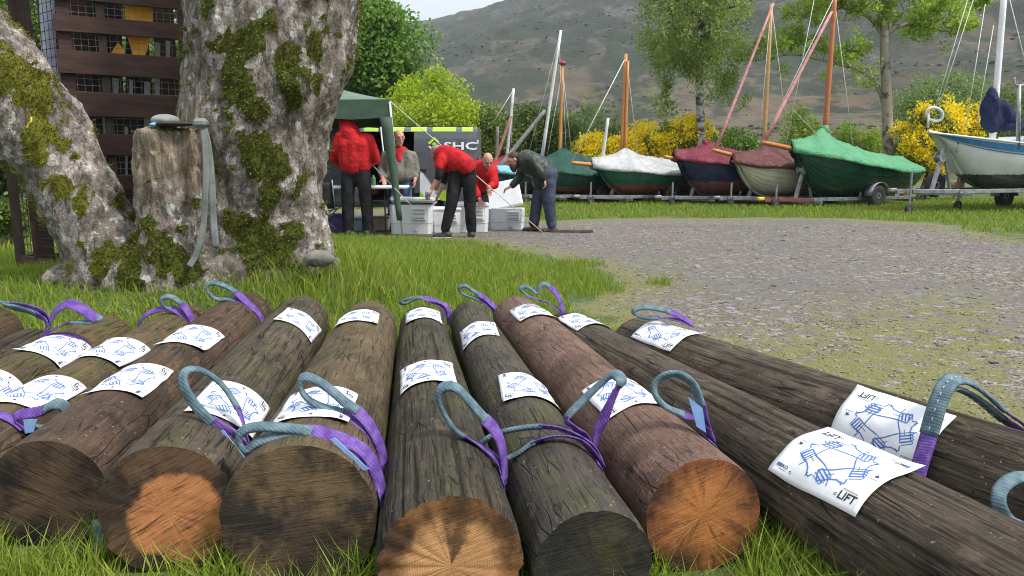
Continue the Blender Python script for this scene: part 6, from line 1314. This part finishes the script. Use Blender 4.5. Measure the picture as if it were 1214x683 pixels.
mb = MB(); mb.tube([at(1100, 152, 16.95), at(1101, 132, 16.95)], .025, 8); mb.build('bow_post', white_p, o, True, True)
for (a, b) in (((1150, -10), (1108, 132)), ((1157, -10), (1112, 130)), ((1168, 5), (1145, 152)), ((1178, 30), (1158, 145)), ((1196, -5), (1222, 100))): rope(o, [at(*a, 17.6), at(*b, 17.1)], .009)
mb = MB(); mb.tube([at(1207, 175, 16.9), at(1208, 100, 16.9)], .045, 8); mb.build('mast_crutch', galv, o, True, True); mb = MB(); mb.tube(catmull([at(1202, 92, 16.9), at(1203, 100, 16.9), at(1208, 102, 16.9), at(1214, 100, 16.9), at(1216, 92, 16.9)], 4), .03, 8); mb.build('crutch_fork', galv, o, True, True)
qs_ = [vv for vv in ((1127, 179), (1130, 176), (1132, 177), (1135, 168), (1137, 170), (1134, 178), (1136, 181), (1132, 180), (1129, 183))]
mb = MB(); ang_ = math.atan2(bw[1] - st[1], bw[0] - st[0])
bpy.context.view_layer.update(); _dg = bpy.context.evaluated_depsgraph_get()
def hullhit(px, py):
    h = sc.ray_cast(_dg, Vector((0, 0, CAMZ)), ray(px, py).normalized()); return M.inverted() @ (h[1] - ray(px, py).normalized() * .012) if h[0] else None
hits = [hullhit(*q) for q in qs_]
if all(h is not None for h in hits):
    c_ = sum(hits, Vector()) / len(hits); mb.add([c_] + hits, [(0, i + 1, (i + 1) % len(hits) + 1) for i in range(len(hits))]); mb.build('bird_emblem', blackp, o)
tr_ = trailer('heavy galvanised trailer with spare wheel under the white yacht', tM(M), L, -.6, L * .5 + .5, tw=1.9, wr=.30, z=.50, post=True, fender=True)
wheel(tr_, (L * .5 - .75, -.32, .62), .28, .16, (0, 1, 0))
mb = MB(); mb.box((L * .5 - 1.5, -.35, .62), (.35, .2, .12), None, .04); mb.build('rope_bundle', pm('orange_rope', (0.5, 0.15, 0.05), (0.5, 0.4, 0.3), 40, .8, .5), tr_)
mb = MB(); mb.tube([(L * .5 - 1.9, -.55, .1), (L * .5 - 1.9, -.55, .85)], .03, 8); mb.build('jockey_post', galv, tr_); wheel(tr_, (L * .5 - 1.9, -.55, .11), .12, .07)
# ================================================================ TREES AND SHRUBS
def branch(mb, p, d, ln, r, depth, rng, tips, spread=.6, segs=4, updrift=.15, kids=3, shrink=.66):
    pts = [Vector(p)]; rr = [r]; d = Vector(d).normalized()
    for k in range(segs):
        d = (d + Vector((rng.uniform(-1, 1), rng.uniform(-1, 1), rng.uniform(-1, 1))) * .16 + Vector((0, 0, updrift)) * .3).normalized(); pts.append(pts[-1] + d * ln / segs); rr.append(r * (1 - .45 * (k + 1) / segs))
    mb.tube(pts, rr, 6 if depth else 5, False); tips.append((pts[-1], r)); 
    if depth <= 0: return
    for k in range(kids):
        f = rng.uniform(.35, 1.0); i = min(int(f * segs), segs - 1); q = pts[i].lerp(pts[i + 1], f * segs - i); side = Vector((rng.uniform(-1, 1), rng.uniform(-1, 1), rng.uniform(-.3, .7))).normalized()
        branch(mb, q, (d * (1 - spread) + side * spread), ln * shrink * rng.uniform(.8, 1.15), r * .55, depth - 1, rng, tips, spread, segs, updrift, kids, shrink)
bark_g = pm('grey_bark', (0.13, 0.115, 0.095), (0.07, 0.06, 0.05), 5, .9, .6, 20, .02, stretch=(2, 2, .6))
bt = NT('birch_bark'); v = bt.coord('Object', (1, 1, 2.2)); bt.fin(bt.mix(bt.ramp(bt.noise(v, 3.2, 5, .65), .45, .58), (0.36, 0.34, 0.30), (0.05, 0.042, 0.035)), .85, bt.bump(bt.noise(v, 14, 4), .5, .02)); birch_b = bt.m
at_ = NT('ash_bark'); v = at_.coord('Object', (1, 1, .8)); at_.fin(at_.mix(at_.ramp(at_.noise(v, 4.5, 5, .65), .5, .62), (0.30, 0.26, 0.20), (0.09, 0.075, 0.055)), .85, at_.bump(at_.noise(v, 14, 4), .5, .02)); ash_b = at_.m
def clumps(c, rx, ry, rz, n, rmin, rmax, rng, shell=.55):
    C = []; Rr = []
    while len(C) < n:
        u = rng.normal(0, 1, 3); u /= np.linalg.norm(u); k = shell + (1 - shell) * rng.random() ** .7
        C.append(np.array(c) + u * [rx, ry, rz] * k); Rr.append(rng.uniform(rmin, rmax))
    return C, Rr
def mass_tree(name, label, cat, px, pyc, Y, wpx, hpx, base_py, mat, leaf, nclump, per, seed, crr=(.5, .9), trunk_r=.12, group='trees and bushes behind the boats', bark=None, depth_r=None, squash=.8, droop=0.0, stems=1, shell=.55):
    """a tree whose crown is centred on that sight line at distance Y; wpx/hpx: crown half sizes in photo pixels"""
    c = at(px, pyc, Y); sc_ = Y * 1.01 / FPX; rx, rz = wpx * sc_, hpx * sc_; rng = np.random.default_rng(seed); o = thing(name, label, cat, (c.x, Y, 0), group=group)
    C, Rr = clumps((c.x, Y, c.z), rx * .88, (depth_r or rx * .8), rz * .88, nclump, crr[0], crr[1], rng, shell); cz = [q for q in C]
    cz = [np.array([q[0], q[1], max(q[2], .25)]) for q in cz]
    V, F = leafcloud(cz, Rr, rng.uniform(.4, 1.6, nclump) * per, leaf, squash, droop); V[:, 2] = np.maximum(V[:, 2], .02); crown_obj(o, V, F, mat)
    rn = random.Random(seed); mb = MB(); tips = []
    for s_ in range(stems):
        top = Vector((c.x + rn.uniform(-.3, .3) * rx * (stems > 1), Y + rn.uniform(-.3, .3) * rx * (stems > 1), c.z)); b = Vector((c.x + rn.uniform(-.2, .2) * (stems > 1), Y, -.05)); mb.tube(catmull([b, b.lerp(top, .4) + Vector((.1, 0, 0)), top], 4), [trunk_r * (1 - .06 * k) for k in range(9)], 8)
        for k in range(7): q = cz[rn.randrange(nclump)]; mb.tube([b.lerp(top, rn.uniform(.55, 1)), Vector(q)], [trunk_r * .35, trunk_r * .1], 5, False)
    mb.build('trunk', bark or bark_g, o, True, True); return o
l_mid = leafmat('leaf_mid_green', (0.06, 0.15, 0.02), (0.28, 0.42, 0.08), (0.12, 0.26, 0.035), .42); l_lime = leafmat('leaf_lime', (0.22, 0.34, 0.015), (0.52, 0.60, 0.05), (0.36, 0.48, 0.02), .45)
l_dull = leafmat('leaf_dull', (0.07, 0.13, 0.02), (0.21, 0.28, 0.06), (0.13, 0.20, 0.035), .4); l_will = leafmat('leaf_willow', (0.13, 0.21, 0.055), (0.27, 0.35, 0.12), (0.18, 0.28, 0.07), .45); l_birch = leafmat('leaf_birch', (0.16, 0.24, 0.05), (0.42, 0.50, 0.15), (0.24, 0.34, 0.07), .55)
l_ash = leafmat('leaf_ash', (0.20, 0.32, 0.03), (0.42, 0.52, 0.08), (0.28, 0.42, 0.05), .5); l_yel = leafmat('broom_flower', (0.78, 0.60, 0.006), (0.95, 0.80, 0.03), None, .35); l_dark = leafmat('leaf_dark', (0.025, 0.055, 0.02), (0.06, 0.10, 0.035), None, .35)
T_ = mass_tree
T_('sycamore_tree', 'leafy mid green tree behind the lime bush, left of the open sky', 'tree', 430, 60, 30, 78, 66, 190, l_mid, .19, 90, 210, 1, (.6, 1.15), .22, shell=.5)
T_('sycamore_tree', 'dark leafy tree behind the gazebo roof, mostly behind the trunk', 'tree', 380, 130, 32, 90, 60, 190, l_mid, .19, 60, 190, 21, (.6, 1.1), .2)
T_('lime_bush', 'rounded bright lime green bush behind the van roof', 'bush', 506, 148, 26, 66, 62, 190, l_lime, .12, 90, 190, 2, (.4, .75), .1, stems=3)
T_('hawthorn_bush', 'dull green bush right of the lime bush above the van corner', 'bush', 585, 172, 26.5, 36, 54, 200, l_dull, .13, 60, 150, 3, (.35, .7), .08, stems=3)
T_('hawthorn_bush', 'dull green bush behind the tall white mast', 'bush', 634, 172, 27, 34, 46, 200, l_dull, .13, 50, 150, 4, (.35, .7), .08, stems=3)
T_('willow_tree', 'pale feathery willow behind the slim orange mast', 'tree', 690, 168, 28, 46, 50, 200, l_will, .13, 70, 110, 5, (.35, .75), .07, stems=5, droop=-.6, shell=.35)
T_('willow_tree', 'low pale willow between the two orange masts', 'tree', 720, 180, 27.5, 36, 34, 200, l_will, .12, 45, 100, 55, (.35, .65), .06, stems=4, droop=-.6, shell=.4)
def broom(px, py, Y, w, h, seed, label, fl=1.0):
    o = T_('broom_bush', label, 'bush', px, py, Y, w, h, 200, l_dull, .10, 46, 70, seed, (.25, .5), .05, 'yellow flowering broom bushes', stems=4, droop=-.8)
    c = at(px, py, Y); s_ = Y / FPX; rng = np.random.default_rng(seed + 100); C, Rr = clumps((c.x, Y - .25, c.z + .1), w * s_ * .92, w * s_ * .72, h * s_ * .95, int(80 * fl), .16, .38, rng, .55); C = [np.array([q[0], q[1], max(q[2], .4)]) for q in C]
    V, F = leafcloud(C, Rr, rng.uniform(.3, 1.7, len(C)) * 95, .09, .9, -.5); link('flowers', mesh_np('flowers', V - np.array(o.location), F), l_yel, o)
broom(702, 186, 25.5, 22, 22, 31, 'low yellow broom left of the crumpled grey white cover')
broom(765, 178, 26.2, 34, 26, 32, 'yellow broom behind the mast of the grey covered boat')
broom(810, 174, 26, 34, 34, 33, 'tallest yellow broom beneath the birch')
broom(735, 188, 25.8, 26, 20, 37, 'low yellow broom directly behind the grey white boat cover')
broom(846, 184, 26.5, 22, 24, 34, 'small yellow broom right of the birch trunk')
broom(1098, 168, 23.5, 40, 46, 35, 'yellow broom behind the bow of the white yacht', .8)
broom(1140, 160, 24, 34, 34, 36, 'yellow broom above the deck of the white yacht', .8)
T_('young_conifer', 'small dark conifer at the foot of the hill left of the birch', 'tree', 793, 170, 60, 10, 22, 190, l_dark, .28, 40, 60, 41, (.3, .6), .1)
T_('elder_bush', 'green bush behind the bow of the cream boat', 'bush', 876, 182, 25, 34, 26, 200, l_mid, .11, 50, 120, 42, (.3, .55), .06, stems=3)
T_('young_ash', 'thin yellow green sapling behind the green covered boat', 'tree', 944, 160, 25, 32, 36, 200, l_ash, .11, 34, 60, 43, (.3, .55), .04, stems=3, shell=.3)
T_('elder_bush', 'small bush at the foot of the pale trunk', 'bush', 1016, 172, 25.5, 26, 24, 200, l_ash, .11, 34, 80, 44, (.3, .5), .05, stems=3)
T_('willow_tree', 'grey green willow behind the forestays of the yacht', 'tree', 1120, 130, 30, 54, 44, 200, l_will, .13, 60, 110, 45, (.4, .8), .07, stems=4, droop=-.6, shell=.35)
T_('hawthorn_bush', 'green bush behind the bright green cover and broom', 'bush', 1075, 190, 26, 40, 26, 200, l_dull, .12, 50, 120, 46, (.3, .6), .06, stems=3)
T_('hawthorn_bush', 'green bush at the right edge behind the navy sail cover', 'bush', 1190, 150, 30, 50, 44, 200, l_dull, .13, 60, 120, 47, (.4, .8), .07, stems=3)
T_('hedge_tree', 'leafy tree at the far left behind the rack', 'tree', 4, 40, 11, 55, 80, 250, l_dull, .10, 46, 120, 48, (.25, .5), .12)
T_('hedge_tree', 'old ivy covered tree left of the leaning limb', 'tree', -12, 190, 10, 44, 60, 270, l_dark, .09, 40, 90, 49, (.2, .4), .22)
T_('garden_shrub', 'low green shrub at the left edge behind the leaning limb', 'bush', 8, 258, 9.4, 34, 18, 280, l_dull, .06, 30, 90, 50, (.12, .25), .03, stems=3)
T_('hawthorn_bush', 'green hedge bush behind the rack', 'bush', 150, 80, 20, 150, 160, 230, l_dull, .16, 190, 130, 51, (.5, .9), .1, stems=3)
# birch
o = thing('birch_tree', 'tall birch with peeling white trunk and hanging foliage', 'tree', tuple(onz(829, 236) * 0 + Vector((at(829, 200, 25).x, 25, 0))))
rn = random.Random(9); mb = MB(); tips = []; pts = catmull([at(829, 245, 25), at(831, 165, 25), at(829, 100, 25), at(831, 40, 25), at(833, -60, 25), at(836, -160, 25)], 5); mb.tube(pts, [.165 - .0045 * k for k in range(len(pts))], 10); n0 = len(pts)
for k in range(30):
    q = pts[int(n0 * .5) + k % int(n0 * .48)]; a = rn.uniform(0, 6.28); branch(mb, q, (math.cos(a), math.sin(a), .5), rn.uniform(.9, 1.9), .035, 1, rn, tips, .6, 4, .0, 3)
mb.build('trunk', birch_b, o, True, True)
rng = np.random.default_rng(91); C = []; Rr = []
for k in range(300):
    py = rng.uniform(-170, 102); wq = np.interp(py, [-170, -60, 40, 85, 104], [40, 60, 66, 58, 44]); a = rng.uniform(0, 6.28); rr = math.sqrt(rng.random()); q = at(826 + math.cos(a) * rr * wq, py, 25); q.y += math.sin(a) * rr * wq * .0285; C.append(np.array(q)); Rr.append(rng.uniform(.22, .55))
for k in range(26):
    py = rng.uniform(95, 132); q = at(rng.choice([778, 790, 868, 858, 786]) + rng.normal(0, 8), py - abs(rng.normal(0, 6)), 25); C.append(np.array(q)); Rr.append(rng.uniform(.15, .3))
cnt = rng.uniform(.3, 1.5, len(C)) * 150; cnt[300:] *= .3
V, F = leafcloud(C, Rr, cnt, .10, 1.4, 1.0); crown_obj(o, V, F, l_birch)
# ash with open crown
o = thing('ash_tree', 'ash with pale spotted trunk and sparse fresh leaves behind the green boat', 'tree', (at(1052, 200, 24).x, 24, 0))
mb = MB(); tips = []; rn = random.Random(5); tr = catmull([at(1054, 240, 24), at(1053, 180, 24), at(1051, 110, 24), at(1049, 60, 24), at(1049, 20, 24), at(1053, -60, 24), at(1050, -160, 24)], 4); mb.tube(tr, [.185 - .004 * k for k in range(len(tr))], 10)
limbs = [[(1050, 130), (1036, 95), (1010, 80), (975, 72), (940, 65), (900, 72)], [(1050, 40), (1072, 30), (1100, 28), (1130, 38)], [(1049, 38), (1062, 20), (1085, 8), (1120, 5), (1165, 12)], [(1048, 24), (1036, 8), (1012, -6), (980, -10), (945, -6)], [(1048, 45), (1032, 22), (1005, 10), (975, 14), (950, 22)], [(1050, 15), (1062, -20), (1090, -50)], [(1050, 22), (1040, -30), (1010, -70)]]
for i, lm in enumerate(limbs):
    P = catmull([at(x, y, 24 + (k * .25) * (-1 if i % 2 else 1)) for k, (x, y) in enumerate(lm)], 4); mb.tube(P, [max(.012, .075 - .075 * k / len(P)) for k in range(len(P))], 6, False)
    for k in range(13): q = P[rn.randrange(len(P) // 3, len(P))]; branch(mb, q, (rn.uniform(-1, 1), rn.uniform(-.6, .6), rn.uniform(-.1, .9)), rn.uniform(.35, .85), .016, 1, rn, tips, .6, 3, .2, 3)
mb.build('trunk', ash_b, o, True, True)
extra = [P_ + Vector((rn.gauss(0, .35), rn.gauss(0, .45), rn.gauss(.12, .32))) for lm in limbs for P_ in [at(lm[k][0] + (lm[k + 1][0] - lm[k][0]) * f_, lm[k][1] + (lm[k + 1][1] - lm[k][1]) * f_, 24) for k in range(1, len(lm) - 1) for f_ in (0, .2, .4, .6, .8)]]
rng = np.random.default_rng(12); tp = [t_[0] for t_ in tips if t_[0].z > at(1000, 92, 24).z] + extra; idx = rng.permutation(len(tp))[:900]
V, F = leafcloud([np.array(tp[i]) for i in idx], rng.uniform(.15, .36, len(idx)), rng.uniform(.3, 1.6, len(idx)) * 44, .12, .9, 0); crown_obj(o, V, F, l_ash)
# ================================================================ HAZE
mb = MB(); mb.box((0, 700, 224), (3600, 1800, 452)); hz = mb.build('haze', [], None)
t = bpy.data.materials.new('air'); t.use_nodes = True; t.node_tree.nodes.clear(); ho = t.node_tree.nodes.new('ShaderNodeOutputMaterial'); pv = t.node_tree.nodes.new('ShaderNodeVolumePrincipled')
pv.inputs['Density'].default_value = 0.0003; pv.inputs['Color'].default_value = (0.86, 0.92, 1.0, 1); pv.inputs['Anisotropy'].default_value = 0.0
t.node_tree.links.new(pv.outputs[0], ho.inputs['Volume']); hz.data.materials.clear(); hz.data.materials.append(t); tag(hz, 'thin pale air in front of the hill', 'haze', kind='stuff')
